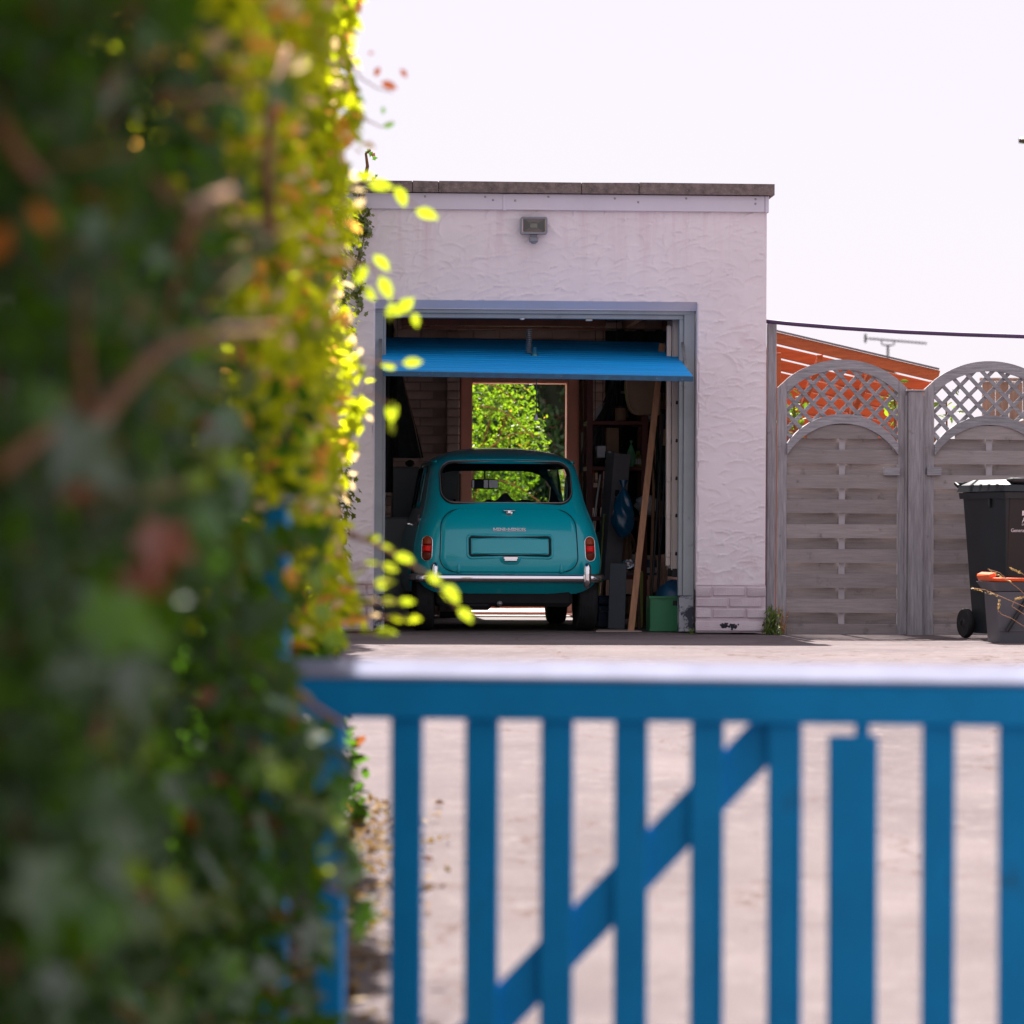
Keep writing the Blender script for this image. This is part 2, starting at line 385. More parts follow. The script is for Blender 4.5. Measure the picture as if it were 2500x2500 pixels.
def groundmat():
    m = bpy.data.materials.new('worn_tarmac'); m.use_nodes = True; t = m.node_tree; p = t.nodes['Principled BSDF']
    co = nn(t, 'ShaderNodeTexCoord').outputs['Object']
    big = noise(t, co, .9, 6, .6); mid = noise(t, co, 9, 6, .65); fine = noise(t, co, 160, 3, .7)
    c = mixc(t, ramp(t, big, .3, .7), (.128, .106, .110), (.192, .162, .163))
    c = mixc(t, ramp(t, mid, .52, .75), c, (.222, .193, .192))
    c = mixc(t, ramp(t, fine, .35, .65), mixc(t, 1.0, c, (.72, .7, .7), 'MULTIPLY'), mixc(t, 1.0, c, (1.22, 1.2, 1.2), 'MULTIPLY'))
    vo = nn(t, 'ShaderNodeTexVoronoi'); vo.inputs['Scale'].default_value = 4.2; t.links.new(co, vo.inputs['Vector'])
    sp = nn(t, 'ShaderNodeMath', operation='LESS_THAN'); sp.inputs[1].default_value = .045; t.links.new(vo.outputs['Distance'], sp.inputs[0])
    c = mixc(t, sp.outputs[0], c, (.09, .06, .05))
    v2 = nn(t, 'ShaderNodeTexVoronoi', feature='DISTANCE_TO_EDGE'); v2.inputs['Scale'].default_value = .55
    mpv = nn(t, 'ShaderNodeVectorMath', operation='ADD'); sc_ = nn(t, 'ShaderNodeTexNoise'); sc_.inputs['Scale'].default_value = 2.5; sc_.inputs['Detail'].default_value = 6
    t.links.new(co, sc_.inputs['Vector']); t.links.new(co, mpv.inputs[0]); t.links.new(sc_.outputs['Color'], mpv.inputs[1]); t.links.new(mpv.outputs[0], v2.inputs['Vector'])
    cr = nn(t, 'ShaderNodeMath', operation='LESS_THAN'); cr.inputs[1].default_value = .006; t.links.new(v2.outputs['Distance'], cr.inputs[0])
    c = mixc(t, cr.outputs[0], c, (.12, .085, .08))
    t.links.new(c, p.inputs['Base Color']); p.inputs['Roughness'].default_value = .95; p.inputs['Specular IOR Level'].default_value = .08
    b = nn(t, 'ShaderNodeBump'); b.inputs['Strength'].default_value = .6; b.inputs['Distance'].default_value = .006
    t.links.new(fine, b.inputs['Height']); t.links.new(b.outputs[0], p.inputs['Normal'])
    return m
M_ground = groundmat()
L_near = leafmat('ivy_shade_tone_leaf', (.006, .024, .004), (.036, .088, .010), (.18, .42, .02), .40, .03, (.22, .07, .02), .05)  # ivy in shade, with the shade held in the leaf colour
L_lit = leafmat('ivy_sunlit_tone_leaf', (.05, .10, .008), (.20, .26, .015), (.92, .95, .015), .68, .04, (.80, .33, .06), .13, tlow=(.38, .46, .01))  # the same ivy in sun, with the sunlight held in the leaf colour
L_glint = leafmat('glint_leaf', (.30, .26, .10), (.45, .38, .20), (.98, .80, .42), .6, .08, tlow=(.95, .62, .30))  # pale tone imitating sun highlights on the ivy
L_far = leafmat('ivy_far_leaf', (.045, .085, .012), (.13, .17, .02), (.40, .46, .012), .5, .10)
L_bush = leafmat('bush_leaf', (.06, .10, .015), (.15, .18, .02), (.42, .66, .02), .44, .03, (.45, .28, .03), .03, tlow=(.12, .30, .01))
L_conifer = leafmat('conifer_leaf', (.03, .085, .015), (.07, .15, .03), (.10, .28, .02), .3, .05, (.09, .04, .02), .12)
L_weed = leafmat('weed_leaf', (.05, .11, .02), (.14, .2, .03), (.3, .4, .03), .45, .05)
L_straw = leafmat('straw', (.5, .33, .10), (.65, .45, .16), (.75, .5, .14), .5, .05)
L_litter = leafmat('dry_leaf', (.20, .10, .03), (.36, .23, .06), (.4, .26, .04), .3, .01, (.10, .05, .03), .3)
# ------------------------------------------------------------------ the ground
def ground_z(y):
    if y >= 22.8: return -.012
    if y >= 20.8:
        t = (22.8 - y); return -.012 - .0085 * t * t * 1.25
    if y >= 1.5: return -.012 - .0425 - (20.8 - y) * .0425
    return -.012 - .0425 - 19.3 * .0425
def build_ground():
    ys = [-300, -60, -20, -5, 0, 1.5] + [2 + i * .5 for i in range(60)] + [33, 36, 40, 50, 70, 110, 180, 320, 600]
    xs = [-300, -100, -40, -15, -6, -3, -1.5, 0, 1.5, 3, 6, 15, 40, 100, 300]
    m = MB()
    m.grid(lambda a, b: (xs[round(a * (len(xs) - 1))], ys[round(b * (len(ys) - 1))], ground_z(ys[round(b * (len(ys) - 1))])), len(xs), len(ys))
    return struct(m.build('driveway', M_ground, fix=True))
g = build_ground()
m = MB(); m.box((0, 0, .0), (30, 30, .008)); lawn = struct(m.build('lawn', M_lawn, loc=GAR.W(0, 22.4, -.004), rotz=GAR.yaw))
m = MB(); m.box((0, 0, 0), (3.0, 1.8, .02)); struct(m.build('garden_paving', M_paving, loc=GAR.W(.2, 6.4, .006), rotz=GAR.yaw))

# ------------------------------------------------------------------ the garage
garage = thing('garage', 'pink white rendered flat roofed garage with its blue door swung half open', 'garage', (GAR.o[0], GAR.o[1], 0), GAR.yaw)
uL = GAR.at(914, 1000)[0]; uR = GAR.at(1702, 1000)[0]; uE = GAR.at(1870, 900)[0]; uW = -1.62
zO = GAR.at(1310, 737)[1]; zTop = GAR.at(1310, 474)[1]; zCop = GAR.at(1310, 447)[1]; zFas = GAR.at(1310, 514)[1]
PL = .335

def stucco():
    st = .0075; nu = int((uE - uW) / st); nz = int((zTop - PL) / st)
    U = np.linspace(uW, uE, nu + 1); Z = np.linspace(PL, zTop, nz + 1)
    A, B = np.meshgrid(U, Z, indexing='ij'); H = np.zeros_like(A)
    r = np.random.default_rng(5)
    for i in range(2600):
        cu, cz = r.uniform(uW, uE), r.uniform(PL - .1, zTop + .1); Rr = r.uniform(.05, .15) * (1.25 if r.random() < .15 else 1)
        ang = r.normal(math.pi / 2 + .25, .55); wid = r.uniform(.6, 1.25)
        i0, i1 = np.searchsorted(U, [cu - Rr * 1.1, cu + Rr * 1.1]); j0, j1 = np.searchsorted(Z, [cz - Rr * 1.1, cz + Rr * 1.1])
        if i1 <= i0 or j1 <= j0: continue
        a = A[i0:i1, j0:j1] - cu; b = (B[i0:i1, j0:j1] - cz) * r.uniform(1.1, 1.7); rr = np.hypot(a, b) / Rr
        th = np.arctan2(b, a) - ang; th = (th + math.pi) % (2 * math.pi) - math.pi
        inside = (rr < 1) & (np.abs(th) < wid) & (rr > .25)
        edge = np.clip((rr - .6) / .4, 0, 1) ** 4 * np.cos(th / wid * math.pi / 2)
        h = H[i0:i1, j0:j1]; k = r.uniform(.35, 1.0)
        fade = np.clip((rr - .25) / .3, 0, 1) * np.clip(np.cos(th / wid * math.pi / 2) * 3, 0, 1)
        new = h * (1 - .75 * fade) + fade * (-.0006 + .0034 * k * edge)
        h[inside] = new[inside]
    # soft unevenness of the whole coat
    und = np.zeros_like(A)
    for k in range(14):
        fu, fz, ph = r.uniform(2, 9), r.uniform(2, 9), r.uniform(0, 6.3); und += .0006 * np.sin(A * fu + B * fz * r.choice([-1, 1]) + ph)
    H = np.clip(H, -.001, .0055) * 3.7 + und * 1.5
    # rounded arrises at the opening, wavering a little
    wob = lambda t, s_: .003 * np.sin(t * 7 + s_) + .003 * np.sin(t * 19 + 2 * s_) + .002 * np.sin(t * 47 + s_)
    hole = (A > uL + wob(B, 1)) & (A < uR + wob(B, 2)) & (B < zO)
    V = -.014 - H
    cell = ~(hole[:-1, :-1] & hole[1:, :-1] & hole[:-1, 1:] & hole[1:, 1:])
    inner = hole[:-1, :-1] | hole[1:, :-1] | hole[:-1, 1:] | hole[1:, 1:]
    keep = ~inner
    idx = np.arange((nu + 1) * (nz + 1)).reshape(nu + 1, nz + 1)
    i, j = np.nonzero(keep)
    F = np.stack([idx[i, j], idx[i + 1, j], idx[i + 1, j + 1], idx[i, j + 1]], 1)
    co = np.stack([A.ravel(), V.ravel(), B.ravel()], 1)
    # border strips that turn the coat back to the wall
    pad = np.zeros((nu + 2, nz + 2), bool); pad[1:-1, 1:-1] = keep
    ex = []; bmap = {}
    def back(k):
        if k not in bmap:
            bmap[k] = len(co) + len(bmap)
        return bmap[k]
    K = pad
    for a, b in zip(i, j):
        for (da, db, p, q) in ((-1, 0, (a, b + 1), (a, b)), (1, 0, (a + 1, b), (a + 1, b + 1)), (0, -1, (a, b), (a + 1, b)), (0, 1, (a + 1, b + 1), (a, b + 1))):
            if not K[a + 1 + da, b + 1 + db]:
                k0, k1 = int(idx[p]), int(idx[q]); ex.append((k1, k0, back(k0), back(k1)))
    bc = np.array([[co[k][0], .0, co[k][2]] for k in bmap]) if bmap else np.zeros((0, 3))
    allc = np.vstack([co, bc]); allf = np.vstack([F, np.array(ex)])
    me = bpy.data.meshes.new('render_coat'); me.vertices.add(len(allc)); me.vertices.foreach_set('co', allc.ravel())
    me.loops.add(allf.size); me.loops.foreach_set('vertex_index', allf.ravel().astype(np.int32))
    me.polygons.add(len(allf)); me.polygons.foreach_set('loop_start', np.arange(0, allf.size, 4, dtype=np.int32))
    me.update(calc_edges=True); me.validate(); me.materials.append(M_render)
    sm = np.zeros(len(me.polygons), bool); sm[:len(F)] = True
    me.polygons.foreach_set('use_smooth', sm); me.update()
    return link('render_coat', me, garage)
stucco()

# masonry behind the coat
m = MB()
m.box(((uW + uL - .004) / 2, .112, (zTop) / 2), (uL - .004 - uW, .21, zTop - .002))
m.box(((uE + uR + .004) / 2, .112, (zTop) / 2), (uE - uR - .014, .21, zTop - .002))
m.box(((uL + uR) / 2, .112, (zO + .002 + zTop) / 2), (uR - uL + .006, .208, zTop - zO - .006))
m.build('front_wall', M_brickp, garage)
# sloping soffit of render under the lintel, and plastered reveals
m = MB(); m.prism([(uL, zO - .050), (uR, zO - .050), (uR, zO + .01), (uL, zO + .01)], .07, .09)
m.add([(uL, -.004, zO + .004), (uR, -.004, zO + .004), (uR, .07, zO - .046), (uL, .07, zO - .046)], [(0, 3, 2, 1)])
m.box((uR + .004, .055, zO / 2 + .15), (.014, .118, zO - .31)); m.box((uL - .004, .055, zO / 2 + .15), (.014, .118, zO - .31))
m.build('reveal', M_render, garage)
for u0, u1 in ((uW + .1, uW + .3), (uE - .22, uE - .012)):
    m = MB(); m.box(((u0 + u1) / 2, 2.77, 1.36), (u1 - u0, 5.08, 2.72)); m.build('side_wall', M_inbrick, garage)
m = MB(); m.box(((uW + uE) / 2, 2.85, 2.62), (uE - uW - .5, 5.24, .14)); m.build('flat_roof', M_darkwood, garage)
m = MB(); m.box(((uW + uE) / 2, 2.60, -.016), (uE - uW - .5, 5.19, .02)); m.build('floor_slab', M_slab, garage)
for k in range(9):
    m = MB(); m.box((0, 2.75, 2.49), (.05, 4.9, .115), bev=.004); m.build('joist', M_darkwood, garage, loc=(uW + .45 + k * .34, 0, 0))
b0 = GAR.at(980, 800, 1.6); b1 = GAR.at(1478, 800, 1.6)
m = MB(); m.box((0, 0, 0), (b1[0] - b0[0], .07, .055), bev=.004); m.box((0, .0, -.045), (b1[0] - b0[0], .03, .02), bev=.003)
m.build('cross_beam', mat('oxide_beam', (.22, .07, .04), .5, vary=.3), garage, loc=((b0[0] + b1[0]) / 2, 1.6, GAR.at(1230, 787, 1.6)[1]))

# coping stones, fascia boards, screws
cu = [uW - .03, GAR.at(1006, 460)[0], GAR.at(1070, 460)[0], GAR.at(1418, 460)[0], GAR.at(1558, 460)[0], GAR.at(1889, 460)[0]]
m = MB(); m.box(((cu[0] + cu[-1]) / 2, .08, (zTop + zCop) / 2), (cu[-1] - cu[0] - .02, .30, zCop - zTop - .012)); m.build('coping_bedding', M_coping, garage)
for a, b in zip(cu, cu[1:]):
    m = MB(); hgt = zCop - zTop
    m.prism([(-(b - a) / 2 + .003, 0), ((b - a) / 2 - .003, 0), ((b - a) / 2 - .003, hgt + random.uniform(-.003, .003)), (-(b - a) / 2 + .003, hgt + random.uniform(-.003, .003))], -.085, .24)
    o = m.build('coping_stone', M_coping, garage, loc=((a + b) / 2, random.uniform(-.003, .003), zTop + .001))
uJ = GAR.at(1231, 495)[0]
for a, b in ((uW, uJ - .008), (uJ + .009, GAR.at(1866, 500)[0])):
    m = MB(); m.box(((a + b) / 2, -.034, (zTop + zFas) / 2 - .002), (b - a, .022, zTop - zFas - .002), bev=.003); m.build('fascia_board', M_fascia, garage)
m = MB(); m.box((uJ, -.036, (zTop + zFas) / 2 - .006), (.022, .03, zTop - zFas), bev=.002); m.build('joint_cover', M_fascia, garage)
m = MB(); m.box((GAR.at(1871, 500)[0], -.02, (zTop + zFas) / 2 - .004), (.026, .06, zTop - zFas), bev=.002); m.build('corner_trim', M_fascia, garage)
ms = MB(); ms.lathe([(.0, .004), (.005, .0035), (.008, 0)], 10, M=Matrix.Rotation(R(90), 3, 'X')); ms = ms.mesh('screw', M_steel, 40)
for px, py in ((1203, 490), (1257, 491), (1557, 495), (1843, 499), (1037, 481), (1184, 482), (1338, 482), (1500, 486), (1674, 486), (1843, 488)):
    u, z = GAR.at(px, py); link('screw', ms, garage, (u, -.046, z))

# painted plinth bricks under the coat
def brick_mesh(L, h, d, mt, bev=.006, k=0):
    m = MB(); m.box((0, 0, 0), (L, d, h), bev=bev)
    r = random.Random(k); m.v = [(x + r.uniform(-.002, .002), y + r.uniform(-.0025, .0025), z + r.uniform(-.002, .002)) for x, y, z in m.v]
    return m.mesh('brick', mt, 35)
def plinth(u0, u1, off):
    z = .004; rows = [(.082, 1), (.018, 2), (.077, 0), (.077, .5), (.077, 0)]
    for ri, (h, ph) in enumerate(rows):
        if ph == 2: z += .014; continue
        x = u0 - (.115 if ph == 0 else (.0 if ph == .5 else 0))
        Ls = [.238] if ph != 1 else [u1 - u0]
        while x < u1 - .01:
            L = (u1 - u0) if ph == 1 else .238
            a, b = max(x, u0), min(x + L - .014, u1)
            if b - a > .03: link('brick', brick_mesh(b - a, h - .012, .05, M_brickp, k=ri * 9 + int(x * 50)), garage, ((a + b) / 2, .003 + random.uniform(-.002, .002), z + h / 2))
            x += L
        z += h
    m = MB(); m.box(((u0 + u1) / 2, .008, .17), (u1 - u0 - .004, .035, .335)); stuff(m.build('pointing', M_brickp, garage))
plinth(uR - .004, uE + .006, 0); plinth(uW, uL, .1)
M_blot = mat('black_paint_blot', (.02, .022, .035), .7)
m = MB()
for k in range(60):
    a = random.choice((0, 1)); r_ = random.uniform(.003, .011)
    u, z = GAR.at(1767 + a * 22 + random.gauss(0, 4.5), 1527 + random.gauss(0, 2.8) + a)
    m.lathe([(r_, 0), (r_ * .6, .0015)], 7, (u, -.0256, z), Matrix.Rotation(R(90), 3, 'X'))
m.build('paint_blot', M_blot, garage)

# timber frame of the front opening
def bx(m, u0, u1, v0, v1, z0, z1, bev=.003, mi=0): m.box(((u0 + u1) / 2, (v0 + v1) / 2, (z0 + z1) / 2), (u1 - u0, v1 - v0, z1 - z0), None, mi, bev)
uj0, uj1, us = GAR.at(1691, 1100, .1)[0] + .012, GAR.at(1669, 1100, .1)[0], GAR.at(1658, 1100, .1)[0]
ul0, ul1, uls = uL - .004, GAR.at(934, 1100, .1)[0], GAR.at(941, 1100, .1)[0]
zh0, zh1 = GAR.at(1310, 766, .1)[1], GAR.at(1310, 777, .1)[1]
for a, b, s_, right in ((uj1, uj0, us, 1), (ul0, ul1, uls, 0)):
    m = MB(); bx(m, a, b, .10, .19, .26, zO - .043); m.build('door_jamb', M_frame, garage)
    m = MB(); lo, hi = (s_, a) if right else (b, s_)
    bx(m, lo, hi, .125, .20, .26, zh0 - .001); m.build('jamb_stop', M_frame, garage)
    m = MB(); bx(m, min(lo, a) + .002, max(hi, b) - .002, .085, .2, .004, .262, .004); m.build('jamb_foot', M_framechip, garage)
m = MB(); bx(m, ul0, uj0, .095, .188, zh0, zO - .044); m.build('door_head', M_frame, garage)
m = MB(); bx(m, ul1 + .001, uj1 - .001, .12, .2, zh1, zh0); m.build('head_stop', M_frame, garage)
m = MB(); m.lathe([(.018, 0), (.016, -.008), (.0, -.012)], 14); m.build('stop_button', M_white, garage, smooth=40, loc=(GAR.at(1275, 777, .12)[0], .13, zh1))
m = MB(); m.box((0, 0, 0), (.05, .03, .016), bev=.003); m.build('catch_plate', M_steel, garage, loc=(GAR.at(1438, 779, .13)[0], .14, zh1 - .008))

# the up-and-over door, swung out
vF, vB = -.79, 1.24
a0 = GAR.at(936, 905, vF); a1 = GAR.at(1692, 914, vF); zf = GAR.at(1310, 912, vF)[1]
zb = GAR.at(1310, 829, vB)[1]
gd = bpy.data.objects.new('garage_door', None); col.objects.link(gd); gd.parent = garage
sl_ = math.atan2(zb - zf, vB - vF); L = math.hypot(zb - zf, vB - vF); wd = a1[0] - a0[0]
gd.location = ((a0[0] + a1[0]) / 2, vF, zf); gd.rotation_euler = (sl_, R(.62), 0)
gd['label'] = 'blue ribbed up and over door tilted out above the car'
prof = [(0, 0)]
t = .035
while t < L - .06:
    prof += [(t, 0), (t + .010, -.010), (t + .024, -.010), (t + .034, 0)]; t += .118
prof += [(L, 0), (L, -.034), (0, -.034)]
m = MB(); n = len(prof); vs = [(s_ * wd / 2, p[0], p[1]) for s_ in (-1, 1) for p in prof]
m.add(vs, [tuple(range(n)), tuple(range(2 * n - 1, n - 1, -1))] + [(i, i + n, (i + 1) % n + n, (i + 1) % n) for i in range(n)])
m.build('door_panel', M_door, gd, fix=True)
m = MB(); m.box((0, -.004, -.017), (wd + .006, .012, .036), bev=.002); m.build('bottom_rail', M_dooredge, gd)
hu = GAR.at(1298, 840, .6)[0] - gd.location.x; cu_ = GAR.at(1285, 830, .6)[0] - gd.location.x
m = MB(); m.lathe([(.03, 0), (.028, .006), (.014, .02), (.012, .05), (.017, .062), (.0, .066)], 14); m.build('door_handle', mat('handle_teal', (.05, .2, .26), .3, .4), gd, smooth=40, loc=(hu, 1.05, .001))
pts = [(cu_ + .022 * math.cos(a * .9), 1.15 + .022 * math.sin(a * .9), .005 + a * .0021) for a in range(84)]
m = MB(); m.tube(pts, .0035, 5); m.build('door_spring', M_steel, gd, smooth=True)
for s_ in (-1, 1):
    m = MB(); m.bar((s_ * (wd / 2 + .012), .6, -.02), (s_ * (wd / 2 + .012), 1.25, .25 - .0), .02, .006); m.build('lifting_arm', M_steel, gd)
cu0, cz0 = GAR.at(1310, 926, vF); cz1 = GAR.at(1310, 1013, vF)[1]
cd = MB(); cd.tube([(0, 0, .0), (0, 0, cz1 - cz0)], .0042, 6); cd = cd.build('pull_cord', mat('cord_blue_black', (.01, .03, .05), .7), garage, loc=(cu0, vF + .01, cz0))
m = MB(); m.lathe([(.004, .004), (.007, 0), (.010, -.016), (.018, -.034), (.018, -.040), (.0, -.040)], 12); m.build('cord_bell', M_lampg, cd, smooth=40, loc=(0, 0, cz1 - cz0))

# back wall of painted bricks with the open doorway
vB_ = 5.2
dl, dr = GAR.at(1124, 1000, vB_)[0], GAR.at(1414, 1000, vB_)[0]; zd = GAR.at(1268, 916, vB_)[1]
m = MB(); ua, ub = uW + .3, uE - .22
bx(m, ua, dl, vB_ + .008, vB_ + .2, 0, 2.56, 0); bx(m, dr, ub, vB_ + .008, vB_ + .2, 0, 2.56, 0); bx(m, dl, dr, vB_ + .008, vB_ + .2, zd, 2.56, 0)
m.build('back_wall', M_mortar, garage)
bms = [brick_mesh(.217, .066, .024, M_inbrick, .004, k) for k in range(5)]; bmh = [brick_mesh(.10, .066, .024, M_inbrick, .004, 20 + k) for k in range(3)]
p0, p1 = GAR.at(1090, 1000, vB_)[0], GAR.at(1121, 1000, vB_)[0]
nb = 0
for r_ in range(33):
    z = .03 + r_ * .075 + .0375
    if z > 2.5: break
    if z < .68: continue
    x = ua - (.1125 if r_ % 2 else 0)
    while x < ub:
        c = x + .1125
        if c - .1 > ua and c + .1 < ub and not (z < zd + .03 and c + .1125 > dl - .02 and c - .1125 < dr + .02) and nb < 250:
            link('brick', bms[(nb * 7) % 5], garage, (c, vB_ + random.uniform(-.002, .002), z)); nb += 1
        elif z < zd + .03 and c - .1125 < dl < c + .1125 and dl - (c - .1125) > .10:
            link('brick', bmh[nb % 3], garage, (c - .06, vB_, z))
        elif z < zd + .03 and c - .1125 < dr < c + .1125 and c + .1125 - dr > .10:
            link('brick', bmh[nb % 3], garage, (c + .06, vB_, z))
        x += .225
m = MB(); bx(m, p0, p1 - .004, vB_ - .10, vB_ - .014, 0, 2.4, 0); m.build('pier', M_mortar, garage)
pm = [brick_mesh(p1 - p0 - .004, .066, .03, M_inbrick, .005, 40 + k) for k in range(3)]
for r_ in range(9, 30): link('brick', pm[r_ % 3], garage, ((p0 + p1) / 2, vB_ - .105 + random.uniform(-.003, .003), .03 + r_ * .075 + .0375))
i0, i1 = GAR.at(1153, 1000, vB_)[0], GAR.at(1383, 1000, vB_)[0]; zi = GAR.at(1268, 936, vB_)[1]
for a, b in ((dl + .004, i0), (i1, dr - .002)):
    m = MB(); bx(m, a, b, vB_ - .02, vB_ + .16, .02, zd - .002, .004); m.build('back_door_frame', M_salmon, garage)
m = MB(); bx(m, i0 + .001, i1 - .001, vB_ - .018, vB_ + .158, zi, zd - .003, .004); m.build('back_door_head', M_salmon, garage)
for a, b in ((dl - .022, dl + .002), (dr + .0, dr + .03)):
    m = MB(); bx(m, a, b, vB_ - .04, vB_ - .012, .02, zd, .004); m.build('frame_edging', M_darkwood, garage)
m = MB(); bx(m, i0, i1, vB_ - .02, vB_ + .2, .012, .03, .003); m.build('threshold', M_salmon, garage)

dm = gthing('lit_floor_strip', 'added pale strip standing in for sunlit floor inside the back door', 'lit_floor_strip', .32, 4.62, -.0055); m = MB(); m.box((0, .26, .006), (.84, .24, .012), bev=.004); m.build('strip_sheet', mat('lit_floor_tone', (.62, .54, .50), .95, vary=.1, scale=20), dm)  # added pale sheet: stands in for a sunlit floor strip, bounces light up
# floodlight on the render
u, z = GAR.at(1302, 553)
fl = gthing('floodlight', 'grey rectangular floodlight with a motion sensor on the render above the door', 'floodlight', u, -.02, z)
m = MB(); W_, H_ = .19, .122
out = rrect(-W_ / 2, W_ / 2, -H_ / 2, H_ / 2, .014, 3); inn = rrect(-W_ / 2 + .013, W_ / 2 - .013, -H_ / 2 + .013, H_ / 2 - .013, .006, 3)
m.strip(out + out[:1], inn + inn[:1], -.075, -.03); m.prism(out, -.032, -.012); m.build('housing', M_lampg, fl, smooth=35, fix=True)
m = MB(); chip = rrect(-.027, .027, -.016, .019, .002, 3); n = len(inn)
vs = [(x, -.07, zz) for x, zz in inn] + [(x, -.036, zz) for x, zz in chip]
m.add(vs, [(i, (i + 1) % n, (i + 1) % n + n, i + n) for i in range(n)]); m.build('reflector', M_reflector, fl)
m = MB(); m.box((0, -.037, .001), (.05, .006, .032), bev=.001)
for k in range(3): m.box((0, -.041, -.008 + k * .009), (.044, .003, .002))
m.build('led_chip', mat('led_yellowish', (.5, .38, .33), .4), fl)
m = MB(); m.box((0, -.0655, 0), (W_ - .024, .003, H_ - .024)); m.build('cover_glass', M_glass, fl)
m = MB(); m.box((.0, -.035, -.074), (.048, .035, .026), bev=.004); m.build('bracket', M_lampg, fl)
m = MB(); m.box((0, -.045, -.100), (.062, .05, .036), bev=.006); m.lathe([(.02, 0), (.018, -.008), (0, -.012)], 14, (0, -.045, -.118)); m.build('motion_sensor', M_lampg, fl, smooth=35)
# ------------------------------------------------------------------ the car
car = thing('car', 'small teal saloon car parked nose in inside the open garage', 'car', (CAR.o[0], CAR.o[1], -.0045), CAR.yaw)
Wf = pchip([(.27, .640), (.33, .662), (.41, .676), (.50, .677), (.585, .670), (.68, .652), (.77, .628), (.83, .606), (.90, .583), (1.0, .562), (1.09, .547), (1.2, .522), (1.235, .497), (1.265, .455), (1.295, .385), (1.32, .28), (1.335, .17), (1.342, .05)])
Yr = pchip([(.27, .16), (.33, .10), (.38, .075), (.45, .062), (.52, .058), (.60, .066), (.70, .09), (.80, .135), (.87, .19), (.92, .235), (1.06, .345), (1.19, .445), (1.235, .50), (1.265, .57), (1.295, .70), (1.32, .88), (1.335, 1.06), (1.342, 1.24)])
Yf = pchip([(.27, 2.92), (.4, 3.0), (.62, 2.97), (.70, 2.85), (.75, 2.45), (.80, 2.18), (.88, 2.02), (1.2, 1.80), (1.235, 1.74), (1.265, 1.68), (1.295, 1.58), (1.32, 1.46), (1.335, 1.36), (1.342, 1.28)])
def rad(z): return min(.17 if z < .8 else max(.13, .17 - (z - .8) * .16), Wf(z) * .75)
BOW = .05
def rear(x, z):
    """y of the car's tail at x, z"""
    W = Wf(z); r = rad(z); ax = min(abs(x), W - 1e-4); y0 = Yr(z)
    if ax <= W - r: return y0 + BOW * (ax / max(W, .2)) ** 2
    xc = W - r; yc = y0 + BOW * (xc / max(W, .2)) ** 2
    # the arc starts along the bow's slope
    return yc + (r - math.sqrt(max(0, r * r - (ax - xc) ** 2))) * 1.15 + (ax - xc) * 2 * BOW * xc / max(W, .2) ** 2 * .6
def rearn(x, z):
    e = .004; dx = (rear(x + e, z) - rear(x - e, z)) / (2 * e); dz = (rear(x, z + e) - rear(x, z - e)) / (2 * e)
    return Vector((dx, -1, dz)).normalized()
def RP(x, z, off=0): return Vector((x, rear(x, z), z)) + rearn(x, z) * off
def outline(z):
    W = Wf(z); r = rad(z); pts = []
    for t in np.linspace(0, 1, 10): pts.append(((W - r) * t, rear((W - r) * t, z)))
    for a in np.linspace(0, 90, 12)[1:]:
        x = W - r + r * math.sin(R(a)); pts.append((min(x, W - 1e-4), rear(min(x, W - 1e-4), z)))
    ye = pts[-1][1]; yf = Yf(z); rf = min(.25, W * .6, max(.02, (yf - ye) * .4))
    for t in np.linspace(0, 1, 14)[1:]: pts.append((W + .012 * math.sin(math.pi * t) * min(1, (yf - ye)), ye + (yf - rf - ye) * t))
    for a in np.linspace(0, 90, 8)[1:]: pts.append((W - rf + rf * math.cos(R(a)), yf - rf + rf * math.sin(R(a))))
    for t in np.linspace(0, 1, 6)[1:]: pts.append(((W - rf) * (1 - t), yf))
    left = [(-x, y) for x, y in reversed(pts[1:-1])]
    return pts + left
